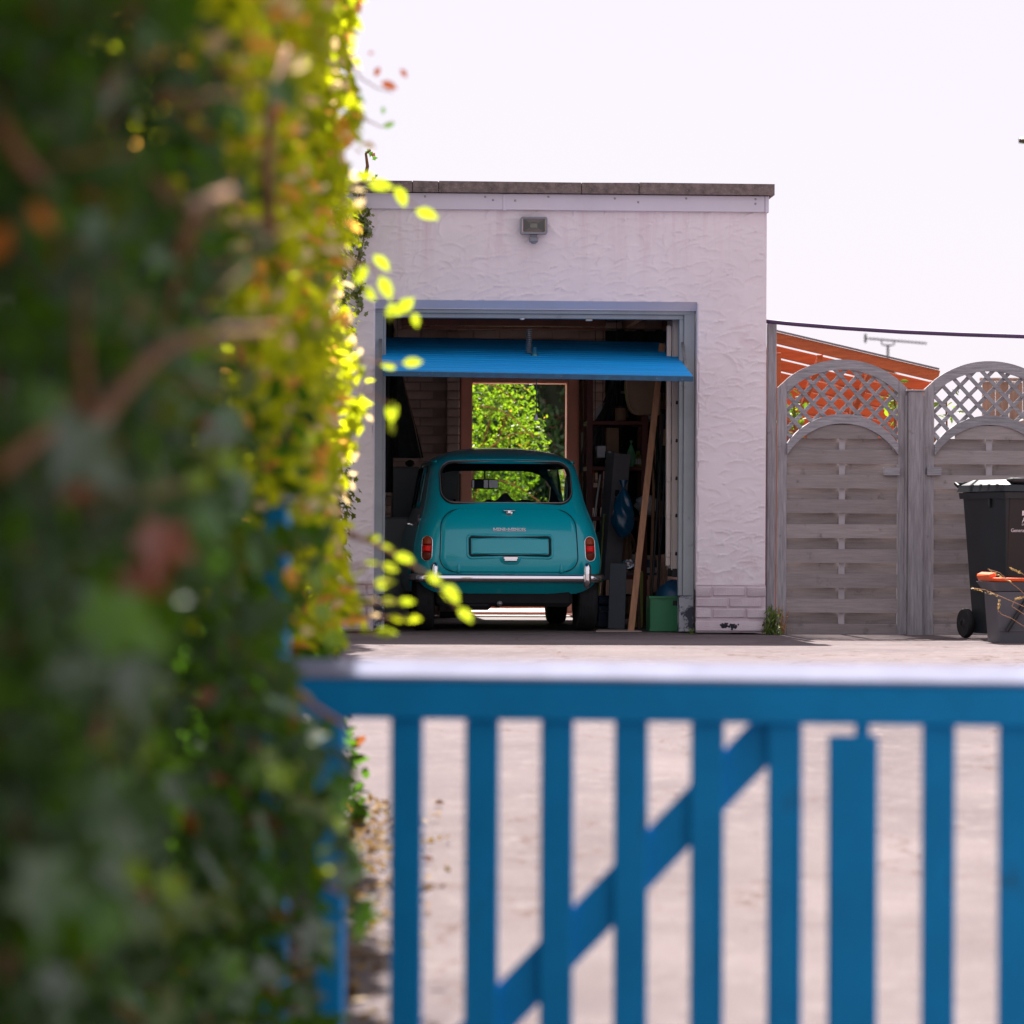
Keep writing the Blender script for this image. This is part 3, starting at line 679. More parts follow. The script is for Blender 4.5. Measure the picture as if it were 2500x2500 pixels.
def car_body():
    zs = list(np.linspace(.27, .9, 30)) + list(np.linspace(.92, 1.22, 13)) + list(np.linspace(1.235, 1.342, 14))
    m = MB(); rows = [outline(z) for z in zs]; n = len(rows[0])
    for z, r_ in zip(zs, rows): m.v += [(x, y, z) for x, y in r_]
    for k in range(len(zs) - 1):
        for i in range(n): m.f.append((k * n + i, k * n + (i + 1) % n, (k + 1) * n + (i + 1) % n, (k + 1) * n + i))
    m.f.append(tuple(range(n - 1, -1, -1))); b = (len(zs) - 1) * n; m.f.append(tuple(b + i for i in range(n)))
    m.m = [0] * len(m.f)
    # the inside skin, a nested closed shell turned inwards
    k0 = len(m.v)
    for z, r_ in zip(zs, rows):
        ym = (Yr(z) + Yf(z)) / 2; hl = (Yf(z) - Yr(z)) / 2; W = Wf(z); fx = max(.3, 1 - .02 / W); fy_ = max(.3, 1 - .02 / max(hl, .03)); zi_ = .29 + (z - .27) * (1.322 - .29) / (1.342 - .27)
        m.v += [(x * fx, ym + (y - ym) * fy_, zi_) for x, y in r_]
    for f in list(m.f): m.f.append(tuple(k0 + i for i in reversed(f)))
    m.m += [1] * (len(m.f) - len(m.m))
    o = m.build('body', [M_teal, M_trim], car, smooth=True, fix=False)
    cut = MB()
    cut.prism(rrect(-.462, .462, .922, 1.208, .085, 8), -.2, .785)
    cut.prism(rrect(-.47, .47, .90, 1.19, .07, 6), 1.79, 2.5)
    for y0, y1 in ((.80, 1.14), (1.19, 1.78)):
        q = rrect(y0, y1, .89, 1.185, .05, 5); k = len(q)
        cut.add([(-1, y, z) for y, z in q] + [(1, y, z) for y, z in q], [tuple(range(k - 1, -1, -1)), tuple(range(k, 2 * k))] + [(i, (i + 1) % k, (i + 1) % k + k, i + k) for i in range(k)])
    for yc in (.47, 2.5):
        for s_ in (-1, 1): cut.lathe([(.285, -.12), (.285, .12)], 28, (s_ * .62, yc, .255), Matrix.Rotation(R(90), 3, 'Y'))
    c = cut.build('cutter', M_teal, None, fix=True); c.matrix_world = Matrix.Identity(4)
    bo = o.modifiers.new('openings', 'BOOLEAN'); bo.operation = 'DIFFERENCE'; bo.solver = 'EXACT'; bo.object = c
    o.parent = None; o.matrix_world = Matrix.Identity(4)
    bpy.context.view_layer.update()
    me = bpy.data.meshes.new_from_object(o.evaluated_get(bpy.context.evaluated_depsgraph_get()))
    o.modifiers.clear(); o.data = me; o.parent = car
    bpy.data.objects.remove(c)
    me.polygons.foreach_set('use_smooth', [True] * len(me.polygons)); me.set_sharp_from_angle(angle=R(32))
    return o
car_body()

def on_rear(poly, off): return [RP(x, z, off) for x, z in poly]
def patch(m, poly_half, z0, z1, nr, nc, off, edge):
    """a skin over the tail between z0 and z1; poly_half(z) gives (xl, xr)"""
    def fn(a, b):
        z = z0 + (z1 - z0) * b; xl, xr = poly_half(z); x = xl + (xr - xl) * a
        o_ = off if 0 < a < 1 and 0 < b < 1 else edge
        return RP(x, z, o_)
    m.grid(fn, nc, nr)
def rr_half(x0, x1, z0, z1, rb, rt, taper=0):
    def f(z):
        i = 0
        if z < z0 + rb: i = rb - math.sqrt(max(0, rb * rb - (z0 + rb - z) ** 2))
        if z > z1 - rt: i = rt - math.sqrt(max(0, rt * rt - (z - z1 + rt) ** 2))
        t = taper * (z - z0) / (z1 - z0); return x0 + i + t, x1 - i - t
    return f
def zlist(z0, z1, n): return [z0 + (z1 - z0) * (.5 - .5 * math.cos(math.pi * i / (n - 1))) for i in range(n)]
# boot lid
bh = rr_half(-.50, .50, .428, .872, .11, .13, .02); zz = zlist(.428, .872, 40)
m = MB()
def lid(a, b):
    z = zz[round(b * 39)]; xl, xr = bh(z); x = xl + (xr - xl) * a
    return RP(x, z, .007 if (0 < a < 1 and 0 < b < 1) else -.004)
m.grid(lid, 44, 40); boot = m.build('boot_lid', M_teal, car, smooth=50, fix=False)
zi2 = zz[1:-1]; xt, xb = bh(zz[-1]), bh(zz[0]); fr_ = np.linspace(0, 1, 18)
loop = [(bh(z)[0], z) for z in zi2] + [(xt[0] + (xt[1] - xt[0]) * t, zz[-1]) for t in fr_] + [(bh(z)[1], z) for z in reversed(zi2)] + [(xb[1] + (xb[0] - xb[1]) * t, zz[0]) for t in fr_]
m = MB(); m.tube(on_rear(loop, .0015), .0036, 6, closed=True); m.build('lid_gap', M_groove, boot, smooth=True)
# number plate recess: frame lip, dark channel and raised plain panel
px0, px1, pz0, pz1 = -.292, .302, .532, .682
m = MB(); m.tube(on_rear(rrect(px0 - .006, px1 + .006, pz0 - .006, pz1 + .006, .026), .008), .009, 8, closed=True); m.build('plate_surround', M_teal, boot, smooth=True)
m = MB(); m.tube(on_rear(rrect(px0 + .011, px1 - .011, pz0 + .011, pz1 - .011, .016), .0085), .0085, 8, closed=True); m.build('plate_channel', M_groove, boot, smooth=True)
m = MB(); f = rr_half(px0 + .018, px1 - .018, pz0 + .018, pz1 - .018, .012, .012); patch(m, f, pz0 + .018, pz1 - .018, 16, 16, .0165, .006); m.build('plate_panel', M_teal, boot, smooth=50)
m = MB()
def pod(a, b):
    x = -.085 + .17 * a; z = .53 - .052 * b; w_ = math.sin(math.pi * a) ** .5 * (1 - b * b) ** .5
    x = .008 + (x) * (1 - .45 * b * b); return RP(x, z, .004 + .022 * w_)
m.grid(pod, 16, 8); m.build('plate_lamp_pod', M_teal, boot, smooth=True)
m = MB(); q = Vector(RP(.008, .527, .022)); m.box(q, (.108, .03, .026), bev=.006); m.box(q + Vector((0, -.004, -.018)), (.094, .022, .012), bev=.004); m.build('plate_lamp', M_chrome, boot, smooth=35)
# boot handle
q = RP(.005, .846, .012); m = MB(); m.box(q + Vector((0, -.014, .012)), (.088, .024, .010), bev=.004)
m.lathe([(.026, 0), (.024, .008), (.012, .014), (.0, .015)], 16, q + Vector((0, -.002, -.004)), Matrix.Rotation(R(90), 3, 'X'))
m.box(q + Vector((0, -.016, .0)), (.03, .02, .02), bev=.005); m.build('boot_handle', M_chrome, boot, smooth=35)
for x in (-.362, .374):
    m = MB(); q = RP(x, .432, .008); m.tube([q + Vector((0, .002, -.012)), q + Vector((0, -.008, .0)), q + Vector((0, -.004, .03)), RP(x, .482, .006), RP(x, .49, .002)], [.009, .012, .010, .006, .003], 8); m.build('lid_hinge', M_teal, boot, smooth=True)
# the name on the lid, in slab letters
def letters(txt, h, wch, gap, y0):
    m = MB(); x = 0; t = h * .24; s_ = h * .16
    def v(xa, z0=0, z1=h, th=t): m.box((xa, y0, (z0 + z1) / 2), (th, .004, z1 - z0))
    def ser(xa, wd=t * 2.0):
        m.box((xa, y0 + .0004, s_ / 2), (wd, .004, s_)); m.box((xa, y0 + .0004, h - s_ / 2), (wd, .004, s_))
    def dg(xa, za, xb, zb, th=t): m.bar((xa, y0 - .0003, za), (xb, y0 - .0003, zb), th, .004)
    for ch in txt:
        w_ = wch[ch]
        if ch == 'M': v(x + t / 2); v(x + w_ - t / 2); ser(x + t * .6); ser(x + w_ - t * .6); dg(x + t / 2, h, x + w_ / 2, .1 * h); dg(x + w_ - t / 2, h, x + w_ / 2, .1 * h)
        elif ch == 'I': v(x + w_ / 2, th=t * 1.2); ser(x + w_ / 2, w_)
        elif ch == 'N': v(x + t / 2); v(x + w_ - t / 2); ser(x + t * .6); ser(x + w_ - t * .6); dg(x + t / 2, h * .95, x + w_ - t / 2, h * .05)
        elif ch == '-': m.box((x + w_ / 2, y0, h * .5), (w_, .004, s_ * 1.3))
        elif ch == 'O':
            A = [(x + w_ / 2 + w_ / 2 * math.cos(a), h / 2 + h / 2 * math.sin(a)) for a in np.linspace(0, 2 * math.pi, 17)]
            B = [(x + w_ / 2 + (w_ / 2 - t) * math.cos(a), h / 2 + (h / 2 - t * .6) * math.sin(a)) for a in np.linspace(0, 2 * math.pi, 17)]
            m.strip(A, B, y0 - .002, y0 + .002)
        elif ch == 'R':
            v(x + t / 2); ser(x + t * .6); A = [(x + t + (w_ - t) * math.sin(a), h * .73 + h * .27 * math.cos(a)) for a in np.linspace(0, math.pi, 9)]
            B = [(x + t + (w_ - 2 * t) * math.sin(a), h * .73 + h * .15 * math.cos(a)) for a in np.linspace(0, math.pi, 9)]
            m.strip(A, B, y0 - .002, y0 + .002); dg(x + w_ * .45, h * .48, x + w_ - t * .3, 0); m.box((x + w_ - t * .3, y0 + .0004, s_ / 2), (t * 1.4, .004, s_))
        x += w_ + gap
    return m, x - gap
h = .0205; m, Lw = letters('MINI-MINOR', h, {'M': .0300, 'I': .0125, 'N': .0255, '-': .014, 'O': .0235, 'R': .0245}, .0024, 0)
m.box((Lw / 2, .0006, -.004), (Lw, .003, .0028))
y_ = rear(.0, .727); q = RP(.0, .727, .012); tilt = math.atan2(rear(0, .737) - rear(0, .717), .02)
Mx = Matrix.Rotation(-tilt, 3, 'X'); m.v = [tuple(Mx @ Vector((x - Lw / 2 + .003, y + 0, z - h / 2)) + q) for x, y, z in m.v]
m.build('name_badge', mat('badge_white', (.9, .9, .92), .25, vary=.02), boot)
# rear window: seal, trim and glass
m = MB(); m.tube(on_rear(rrect(-.468, .468, .916, 1.214, .09, 9), .002), .0125, 10, closed=True); m.build('window_seal', M_sealr, car, smooth=True)
m = MB(); m.tube(on_rear(rrect(-.4685, .4685, .9155, 1.2145, .09, 9), .0135), .0035, 6, closed=True); m.build('seal_trim', M_sealtrim, car, smooth=True)
m = MB(); patch(m, rr_half(-.462, .462, .922, 1.208, .085, .085), .922, 1.208, 18, 18, -.006, -.006); m.build('rear_window', M_glass, car, smooth=True)
m = MB(); m.add([(-.465, 2.0, .90), (.465, 2.0, .90), (.465, 1.79, 1.19), (-.465, 1.79, 1.19)], [(0, 1, 2, 3)]); m.build('windscreen', M_glass, car)
for s_ in (-1, 1):
    for y0, y1 in ((.80, 1.14), (1.19, 1.78)):
        m = MB(); m.add([(s_ * (Wf(.89) - .006), y0 - .01, .885), (s_ * (Wf(.89) - .006), y1 + .01, .885), (s_ * (Wf(1.19) - .006), y1 + .01, 1.19), (s_ * (Wf(1.19) - .006), y0 - .01, 1.19)], [(0, 1, 2, 3)]); m.build('side_window', M_glass, car)
        m = MB(); q = rrect(y0 - .006, y1 + .006, .884, 1.191, .05, 5); m.tube([(s_ * (Wf(z) + .004), y, z) for y, z in q], .008, 6, closed=True); m.build('side_window_seal', M_sealr, car, smooth=True)
    # gutter along the roof edge and the raised seam at the tail corner
    m = MB(); m.tube([(s_ * (Wf(1.19) - .03), rear(.45, 1.22) - .005, 1.222), (s_ * (Wf(1.215) + .006), .64, 1.224), (s_ * (Wf(1.215) + .010), 1.2, 1.226), (s_ * (Wf(1.215) + .004), 1.74, 1.215), (s_ * .56, 1.98, .93)], .009, 6); m.build('roof_gutter', M_teal, car, smooth=True)
    zz2 = np.linspace(.44, 1.2, 18); m = MB(); m.tube([(s_ * (Wf(z) - .004), rear(Wf(z) * .995, z) + .01, z) for z in zz2], .006, 6); m.build('corner_seam', M_teal, car, smooth=True)
# roof edge line over the rear window
m = MB(); m.tube([RP(x, 1.238 - .010 * (abs(x) / .43) ** 2, .001) for x in np.linspace(-.43, .43, 20)], .0045, 6); m.build('roof_edge', M_teal, car, smooth=True)
# bumper
def bump_pts():
    pts = []
    W = .668
    for t in np.linspace(0, 1, 12): pts.append((t * (W - .15), .012 + .045 * (t * (W - .15) / W) ** 2, 0, -1))
    yc = pts[-1][1]
    for a in np.linspace(0, 88, 10)[1:]: pts.append((W - .15 + .165 * math.sin(R(a)), yc + .15 - .15 * math.cos(R(a)), math.sin(R(a)), -math.cos(R(a))))
    pts.append((W + .016, yc + .24, 1, 0))
    return [(-x, y, -nx, ny) for x, y, nx, ny in reversed(pts[1:])] + pts
bp = bump_pts(); prof = [(0, -.031), (.014, -.028), (.021, -.015), (.024, 0), (.020, .015), (.010, .027), (-.015, .031)]
m = MB(); n = len(prof); rb = random.Random(4)
for i, (x, y, nx, ny) in enumerate(bp):
    dent = .0016 * math.sin(i * 1.1) + .0022 * math.exp(-((x + .33) / .07) ** 2)
    for o_, dz in prof: m.v.append((x + nx * (o_ - dent), y + ny * (o_ - dent) - .0, .384 + dz))
for i in range(len(bp) - 1):
    for j in range(n - 1): m.f.append((i * n + j, (i + 1) * n + j, (i + 1) * n + j + 1, i * n + j + 1))
m.m = [0] * len(m.f); bumper = m.build('bumper', M_chrome, car, smooth=60, fix=False)
for x in (-.535, .555):
    y = .012 + .045 * (abs(x) / .668) ** 2
    m = MB(); sec = []
    for t in np.linspace(-1, 1, 17):
        h_ = t * .093; w_ = .030 * (1 - abs(t) ** 6 * .75); d_ = .038 * (1 - abs(t) ** 4 * .8)
        sec.append([(x + w_ * c_, y - .018 - max(0, d_ * s2) + min(0, s2) * -.01, .402 + h_) for c_, s2 in [(math.cos(a), math.sin(a)) for a in np.linspace(-.15 * math.pi, 1.15 * math.pi, 12)]])
    for i, q in enumerate(sec): m.v += q
    for i in range(16):
        for j in range(11): m.f.append((i * 12 + j, i * 12 + j + 1, i * 12 + 13 + j, i * 12 + 12 + j))
    m.f += [tuple(range(11, -1, -1)), tuple(16 * 12 + j for j in range(12))]; m.m = [0] * len(m.f)
    m.build('overrider', M_chrome, bumper, smooth=50, fix=True)
# tail lights
for s_ in (-1, 1):
    cx, cz = s_ * .583, .592; nrm = rearn(cx, cz); nrm = (nrm + Vector((0, -.8, 0))).normalized(); q = RP(cx, cz, .002)
    tl = bpy.data.objects.new('tail_light', None); col.objects.link(tl); tl.parent = car; tl.location = q
    zax = Vector((0, 0, 1)); xax = zax.cross(-nrm).normalized() * -1; xax = (-nrm).cross(zax).normalized(); zax = xax.cross(-nrm).normalized()
    tl.rotation_euler = Matrix((xax, -nrm, zax)).transposed().to_euler()
    hw, hh = .036, .086
    def hwz(z): return hw if abs(z) < hh - hw else math.sqrt(max(1e-8, hw * hw - (abs(z) - hh + hw) ** 2))
    st = [(hw * math.cos(a) * 1.08, (hh - hw) + hw * math.sin(a) * 1.08) for a in np.linspace(0, math.pi, 12)] + [(hw * math.cos(a) * 1.08, -(hh - hw) + hw * math.sin(a) * 1.08) for a in np.linspace(math.pi, 2 * math.pi, 12)]
    m = MB(); m.tube([(x, -.004, z) for x, z in st], .0032, 8, closed=True); m.build('light_bezel', M_chrome, tl, smooth=50)
    m = MB(); m.prism([(x * .99, z * .99) for x, z in st], -.006, .05); m.build('light_housing', M_brownlens, tl, smooth=50, fix=True)
    for nm, z0, z1, mt, fat in (('amber_lens', .024, hh, M_amber, 1), ('red_lens', -.026, .022, M_red, .93), ('lower_lens', -hh, -.028, M_brownlens, 1)):
        m = MB()
        def fn(a, b):
            z = z0 + (z1 - z0) * b; w_ = hwz(z) * fat; x = (2 * a - 1) * w_
            e = (1 - (x / hw) ** 2 * .8) * (1 - (z / hh) ** 2 * .75); side = 0 < a < 1 and 0 < b < 1
            return (x, (-.010 - .024 * e) if side else -.002, z)
        m.grid(fn, 12, 10); m.build(nm, mt, tl, smooth=60)
# filler cap and door handle on the left flank
m = MB(); m.lathe([(.036, 0), (.036, .012), (.028, .022), (.0, .026)], 18, (-Wf(.80) + .004, .40, .80), Matrix.Rotation(R(-90), 3, 'Y') @ Matrix.Rotation(R(18), 3, 'X')); m.build('filler_cap', M_chrome, car, smooth=35)
m = MB(); m.box((-Wf(.76) - .02, 1.22, .77), (.03, .09, .02), bev=.006); m.build('door_handle', M_chrome, car)
# wheels
tyre = MB(); tyre.lathe([(.15, -.068), (.20, -.072), (.235, -.07), (.25, -.058), (.254, -.03), (.254, .03), (.25, .058), (.235, .07), (.20, .072), (.15, .068)], 40)
for k in (-.036, -.012, .012, .036): tyre.lathe([(.2575, k - .008), (.2575, k + .008)], 40)
tyre = tyre.mesh('tyre', M_rubber, 40)
rim = MB(); rim.lathe([(.12, -.05), (.15, -.06), (.152, .06), (.14, .055), (.10, .03), (.04, .045), (.0, .05)], 28); rim = rim.mesh('rim', M_steel, 40)
for y in (.47, 2.5):
    for s_ in (-1, 1):
        wh = bpy.data.objects.new('wheel', None); col.objects.link(wh); wh.parent = car; wh.location = (s_ * .588, y, .256); wh.rotation_euler = (0, R(90) * s_, 0)
        link('tyre', tyre, wh); link('rim', rim, wh)
# underside
m = MB(); m.box((-.02, .62, .245), (.98, .9, .14), bev=.03); m.build('underbody', M_under, car)
m = MB(); m.box((.02, 2.3, .24), (.9, 1.0, .12), bev=.03); m.build('front_subframe', M_under, car)
m = MB(); m.box((-.28, .33, .20), (.34, .3, .1), bev=.03); m.build('fuel_tank', M_under, car)
m = MB(); m.tube([(-.06, .13, .20), (-.06, .4, .20), (.0, 1.0, .17), (0, 2.4, .17)], .019, 8); m.build('exhaust', M_steel, car, smooth=True)
m = MB(); m.prism([(-.46, .20), (-.3, .175), (.3, .18), (.44, .20), (.44, .3), (-.46, .3)], .17, .2); m.v = [(x, y + .12, z) for x, y, z in m.v]; m.build('rear_valance', M_under, car)
# inside
m = MB(); m.box((0, .83, .66), (1.0, .12, .44), Matrix.Rotation(R(-14), 3, 'X'), bev=.05); m.build('rear_seat', M_trim, car, smooth=50)
for x in (-.27, .27): m = MB(); m.box((x, 1.35, .66), (.44, .10, .42), Matrix.Rotation(R(-10), 3, 'X'), bev=.04); m.build('front_seat', M_trim, car, smooth=50)
m = MB()
def cloth(a, b):
    x = -.30 + .5 * a; y = .42 + .22 * b; e = math.exp(-((x - .02) / .055) ** 2) * .075 + math.exp(-((x + .09) / .10) ** 2) * .035 + .008 * math.sin(x * 60 + b * 5)
    return (x, y, .912 + e * math.sin(math.pi * min(1, b + .15)) - .02 * abs(2 * b - 1))
m.grid(cloth, 34, 10); m.build('draped_cloth', M_trim, car, smooth=True)
m = MB(); m.box((0, 1.93, .80), (.98, .18, .16), bev=.03); m.tube([(.06, 1.84, .925), (.44, 1.84, .925)], .006, 6); m.tube([(.06, 1.84, .902), (.44, 1.84, .902)], .006, 6); m.build('dashboard', M_trim, car)
m = MB(); m.tube([(.27 + .17 * math.cos(a), 1.72 + .07 * math.sin(a), .80 + .15 * math.sin(a)) for a in np.linspace(0, 2 * math.pi, 25)[:-1]], .011, 8, closed=True); m.build('steering_wheel', M_trim, car, smooth=True)
mu, mz = CAR.at(1184, 1175, 1.72); mz -= .016
m = MB(); m.box((mu, 1.72, mz), (.205, .03, .074), bev=.008); m.tube([(mu - .0, 1.735, mz + .03), (mu, 1.77, 1.225)], .006, 6); m.build('rear_view_mirror', M_black, car, smooth=40)
m = MB()
for x0, x1 in ((-.098, -.084), (-.01, .022), (.03, .098)): m.box((mu + (x0 + x1) / 2, 1.7035, mz), (x1 - x0, .004, .060))
m.build('mirror_reflection', mat('reflection_grey', (.16, .155, .17), .12, .9, vary=.3), car)  # separate grey patches stand in for reflections in the mirror
# ------------------------------------------------------------------ things kept in the garage
def gbox(px0, px1, py0, py1, v, dv, fr=GAR):
    """real box seen between these picture edges at depth v: centre u, width, z0, z1"""
    a = fr.at(px0, (py0 + py1) / 2, v); b = fr.at(px1, (py0 + py1) / 2, v); pm_ = (px0 + px1) / 2
    return (a[0] + b[0]) / 2, b[0] - a[0], fr.at(pm_, py1, v)[1], fr.at(pm_, py0, v)[1]
FL = -.0045
# ladder hung upright on the right wall
u, w_, z0, z1 = gbox(1640, 1663, 905, 1392, .34, .1)
lad = gthing('ladder', 'aluminium ladder hung upright inside the right door jamb', 'ladder', u, .34, 0)
for dv in (0, .36):
    m = MB(); bx(m, -w_ / 2, w_ / 2, dv, dv + .022, z0, 2.25, .003); bx(m, -w_ / 2, -w_ / 2 + .008, dv - .008, dv, z0, 2.25, .002); bx(m, w_ / 2 - .008, w_ / 2, dv - .008, dv, z0, 2.25, .002); m.build('stile', M_alu, lad)
u2, w2, _, _ = gbox(1627, 1639, 1000, 1100, .36, .1)
for dv in (.02,):
    m = MB(); bx(m, u2 - u - w2 / 2, u2 - u + w2 / 2, dv, dv + .05, z0 + .03, 2.2, .004); bx(m, u2 - u - .004, u2 - u + .004, dv - .006, dv, z0 + .03, 2.2, .001); m.build('second_stile', M_alu, lad)
for py in (983, 1076, 1168, 1259, 1352):
    zz_ = GAR.at(1652, py, .34)[1]; m = MB(); a = [(.0135 * math.cos(t) * (1 + .18 * math.cos(3 * t + .5)), .0135 * math.sin(t) * (1 + .18 * math.cos(3 * t + .5))) for t in np.linspace(0, 2 * math.pi, 13)[:-1]]
    m.prism([(x, z) for x, z in a], -.004, .37); m.build('rung', M_black, lad, loc=(.004, 0, zz_))
    m = MB(); m.box((u2 - u, .012, zz_ - .01), (w2 * .8, .012, .03), bev=.003); m.build('rung_bracket', M_alu, lad)
for dv in (0, .36):
    m = MB(); m.box((.0, dv + .01, z0 - .02), (w_ * .8, .03, .06), bev=.004); m.build('ladder_foot', M_black, lad)
# the leaning plank
a, b = GAR.at(1611, 905, .62), GAR.at(1540, 1536, .30)
pl = gthing('plank', 'orange brown timber plank leaning from the floor up under the door', 'plank', b[0], .30, 0)
m = MB(); m.bar((0, .0, FL + .002), (a[0] - b[0] + .02, .35, a[1] + .2), .046, .022, bev=.002, side=(1, 0, 0)); m.build('board', M_wood, pl)
# crate and what stands in it
u, w_, z0, z1 = gbox(1587, 1676, 1457, 1541, .42, .3)
cr = gthing('crate', 'green plastic crate standing on the floor under the ladder', 'crate', u, .42, FL)
H_ = z1 - FL; m = MB(); t = .006
for s_ in (-1, 1): m.box((s_ * (w_ / 2 - t / 2), .17, H_ / 2), (t, .34, H_), bev=.002)
m.box((0, t / 2, H_ / 2), (w_ - 2 * t - .001, t, H_), bev=.002); m.box((0, .34 - t / 2, H_ / 2), (w_ - 2 * t - .001, t, H_), bev=.002); m.box((0, .17, .006), (w_ - 2 * t - .002, .32, .008)); m.build('tub', M_crate, cr)
m = MB(); m.strip([(-w_ / 2 - .008, H_ - .012), (w_ / 2 + .008, H_ - .012)], [(-w_ / 2 - .008, H_ + .004), (w_ / 2 + .008, H_ + .004)], -.010, -.001); m.box((0, -.003, .012), (w_ + .004, .006, .014)); m.box((-w_ / 2 + .02, -.003, H_ / 2), (.01, .006, H_ - .04)); m.build('rim', M_crate, cr)
m = MB(); m.box((w_ * .3, -.002, H_ - .045), (w_ * .36, .005, .035), bev=.002); m.build('hand_slot', M_black, cr)
u, w_, z0, z1 = gbox(1606, 1690, 1418, 1460, .5, .3)
bo = gthing('tarpaulin', 'dark blue tarpaulin bundled on top of the green crate', 'tarpaulin', u, .60, z0)
m = MB(); m.grid(lambda a, b: ((w_ / 2) * math.cos(a * 6.283) * math.cos(b * 1.57) * (1 + .05 * math.sin(a * 31)), .14 * math.sin(a * 6.283) * math.cos(b * 1.57), (z1 - z0) * math.sin(b * 1.57) * (1 + .07 * math.sin(a * 25 + b * 9))), 30, 10, wrap=True); m.build('bundle', M_bluelid, bo, smooth=True)
# grey panel, yellow tub, foil, blue box, plywood on the floor
u, w_, z0, z1 = gbox(1488, 1529, 1376, 1522, 1.0, .1)
t_ = gthing('grey_board', 'flat grey panel leaning upright beside the rear wheel of the car', 'board', u, 1.0, FL)
m = MB(); m.box((0, .06, (z1 - FL) / 2), (w_, .02, z1 - FL), Matrix.Rotation(R(-5), 3, 'X') @ Matrix.Rotation(R(2), 3, 'Y'), bev=.003); m.build('sheet', M_grey, t_)
u, w_, z0, z1 = gbox(1551, 1570, 1393, 1483, 1.35, .1)
t_ = gthing('canister', 'yellow green plastic canister behind the leaning plank', 'canister', u, 1.35, FL)
m = MB(); q = rrect(-w_ / 2, w_ / 2, .0, z1 - FL, .02, 4); m.prism(q, 0, .2); m.build('body', M_yellow, t_, smooth=40)
m = MB(); m.lathe([(.018, 0), (.018, .03), (.0, .032)], 12, (.0, .1, z1 - FL)); m.build('cap', M_black, t_)
u, w_, z0, z1 = gbox(1522, 1560, 1366, 1394, 1.15, .1)
t_ = gthing('foil_bag', 'crumpled silver foil bag on top behind the plank', 'bag', u, 1.28, z0)
m = MB(); r_ = random.Random(3); vs = {}
def foil(a, b):
    k = (round(a * 12) % 12, round(b * 7)); e = vs.setdefault(k, r_.uniform(.75, 1.2)); an = a * 6.283; ph = (b - .5) * 3.1
    return (w_ / 2 * math.cos(an) * math.cos(ph) * e, .05 * math.sin(an) * math.cos(ph) * e, (z1 - z0) / 2 * (1 + math.sin(ph)) * (.8 + .2 * e))
m.grid(foil, 12, 8, wrap=True); m.build('crumple', M_foil, t_)
m = MB(); m.box((0, 0, z0 / 2 - .01), (.12, .1, z0 - .02)); 
st_ = gthing('stool', 'small dark stool under the silver foil bag', 'stool', u, 1.28, 0)
m = MB(); m.box((0, 0, z0 - .018), (.16, .16, .024), bev=.004); m.build('seat', M_darkwood, st_)
for sx in (-1, 1):
    for sy in (-1, 1): m = MB(); m.bar((sx * .07, sy * .07, FL), (sx * .055, sy * .055, z0 - .03), .022, .022); m.build('leg', M_darkwood, st_)
u, w_, z0, z1 = gbox(1460, 1496, 1455, 1522, 1.5, .2)
t_ = gthing('toolbox', 'dark blue toolbox on the floor behind the rear wheel', 'toolbox', u, 1.5, FL)
m = MB(); bx(m, -w_ / 2, w_ / 2, 0, .3, 0, (z1 - FL) * .7, .006); m.build('base', mat('box_blue', (.008, .03, .075), .5), t_)
m = MB(); bx(m, -w_ / 2 - .004, w_ / 2 + .004, -.004, .304, (z1 - FL) * .705, z1 - FL, .012); m.build('lid', mat('box_blue', (.008, .03, .075), .5), t_)
m = MB(); m.tube([(-.04, -.01, (z1 - FL) * .6), (-.04, -.02, (z1 - FL) * .5), (.04, -.02, (z1 - FL) * .5), (.04, -.01, (z1 - FL) * .6)], .005, 6); m.build('handle', M_steel, t_)
u, w_, z0, z1 = gbox(1454, 1566, 1528, 1541, .3, .2)
t_ = gthing('plywood_offcut', 'flat plywood offcut lying on the floor at the foot of the plank', 'board', u - .0, .26, FL)
m = MB(); m.add([(-w_ / 2, 0, 0), (w_ / 2, .03, 0), (w_ / 2 - .06, .34, 0), (-w_ / 2 + .05, .40, 0), (-w_ / 2, 0, .009), (w_ / 2, .03, .009), (w_ / 2 - .06, .34, .009), (-w_ / 2 + .05, .40, .009)], [(0, 3, 2, 1), (4, 5, 6, 7), (0, 1, 5, 4), (1, 2, 6, 5), (2, 3, 7, 6), (3, 0, 4, 7)]); m.build('sheet', mat('plywood', (.33, .26, .23), .8, vary=.2, stretch=(1, 12, 12)), t_)
# red oxide shelving along the right wall
sv0, sv1 = 2.0, 2.45
uA = GAR.at(1466 + 4, 1100, sv0)[0]; uB = GAR.at(1574, 1100, sv0)[0]; uC = 1.5
sh = gthing('shelf_unit', 'dark red metal shelving stacked with clutter along the right wall', 'shelves', uB, sv0, FL)
for u_ in (-.42, 0):
    for dv in (0, .42): m = MB(); bx(m, u_ - .022, u_ + .022, dv, dv + .03, 0, 2.02, .002); m.build('upright', M_redshelf, sh)
zs_ = [GAR.at(1570, p, sv0)[1] - FL for p in (1502, 1405, 1262, 1139, 1028)]
for z_ in zs_: m = MB(); bx(m, -.44, .03, .004, .44, z_ - .03, z_, .003); m.build('shelf', M_redshelf, sh)
# an added dark sheet that stands in for the shade behind the shelving
a, b = GAR.at(1478, 905, 2.75), GAR.at(1650, 1420, 2.75); t_ = gthing('shade_sheet', 'added black sheet standing in for shade behind the red shelving', 'sheet', a[0], 2.75, 0)
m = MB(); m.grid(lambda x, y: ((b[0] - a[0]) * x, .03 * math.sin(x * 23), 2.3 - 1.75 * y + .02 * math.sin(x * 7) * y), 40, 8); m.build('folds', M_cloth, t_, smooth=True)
m = MB(); m.tube([(0, 0, 2.3), (b[0] - a[0], 0, 2.3)], .012, 6); m.build('rail', M_steel, t_)
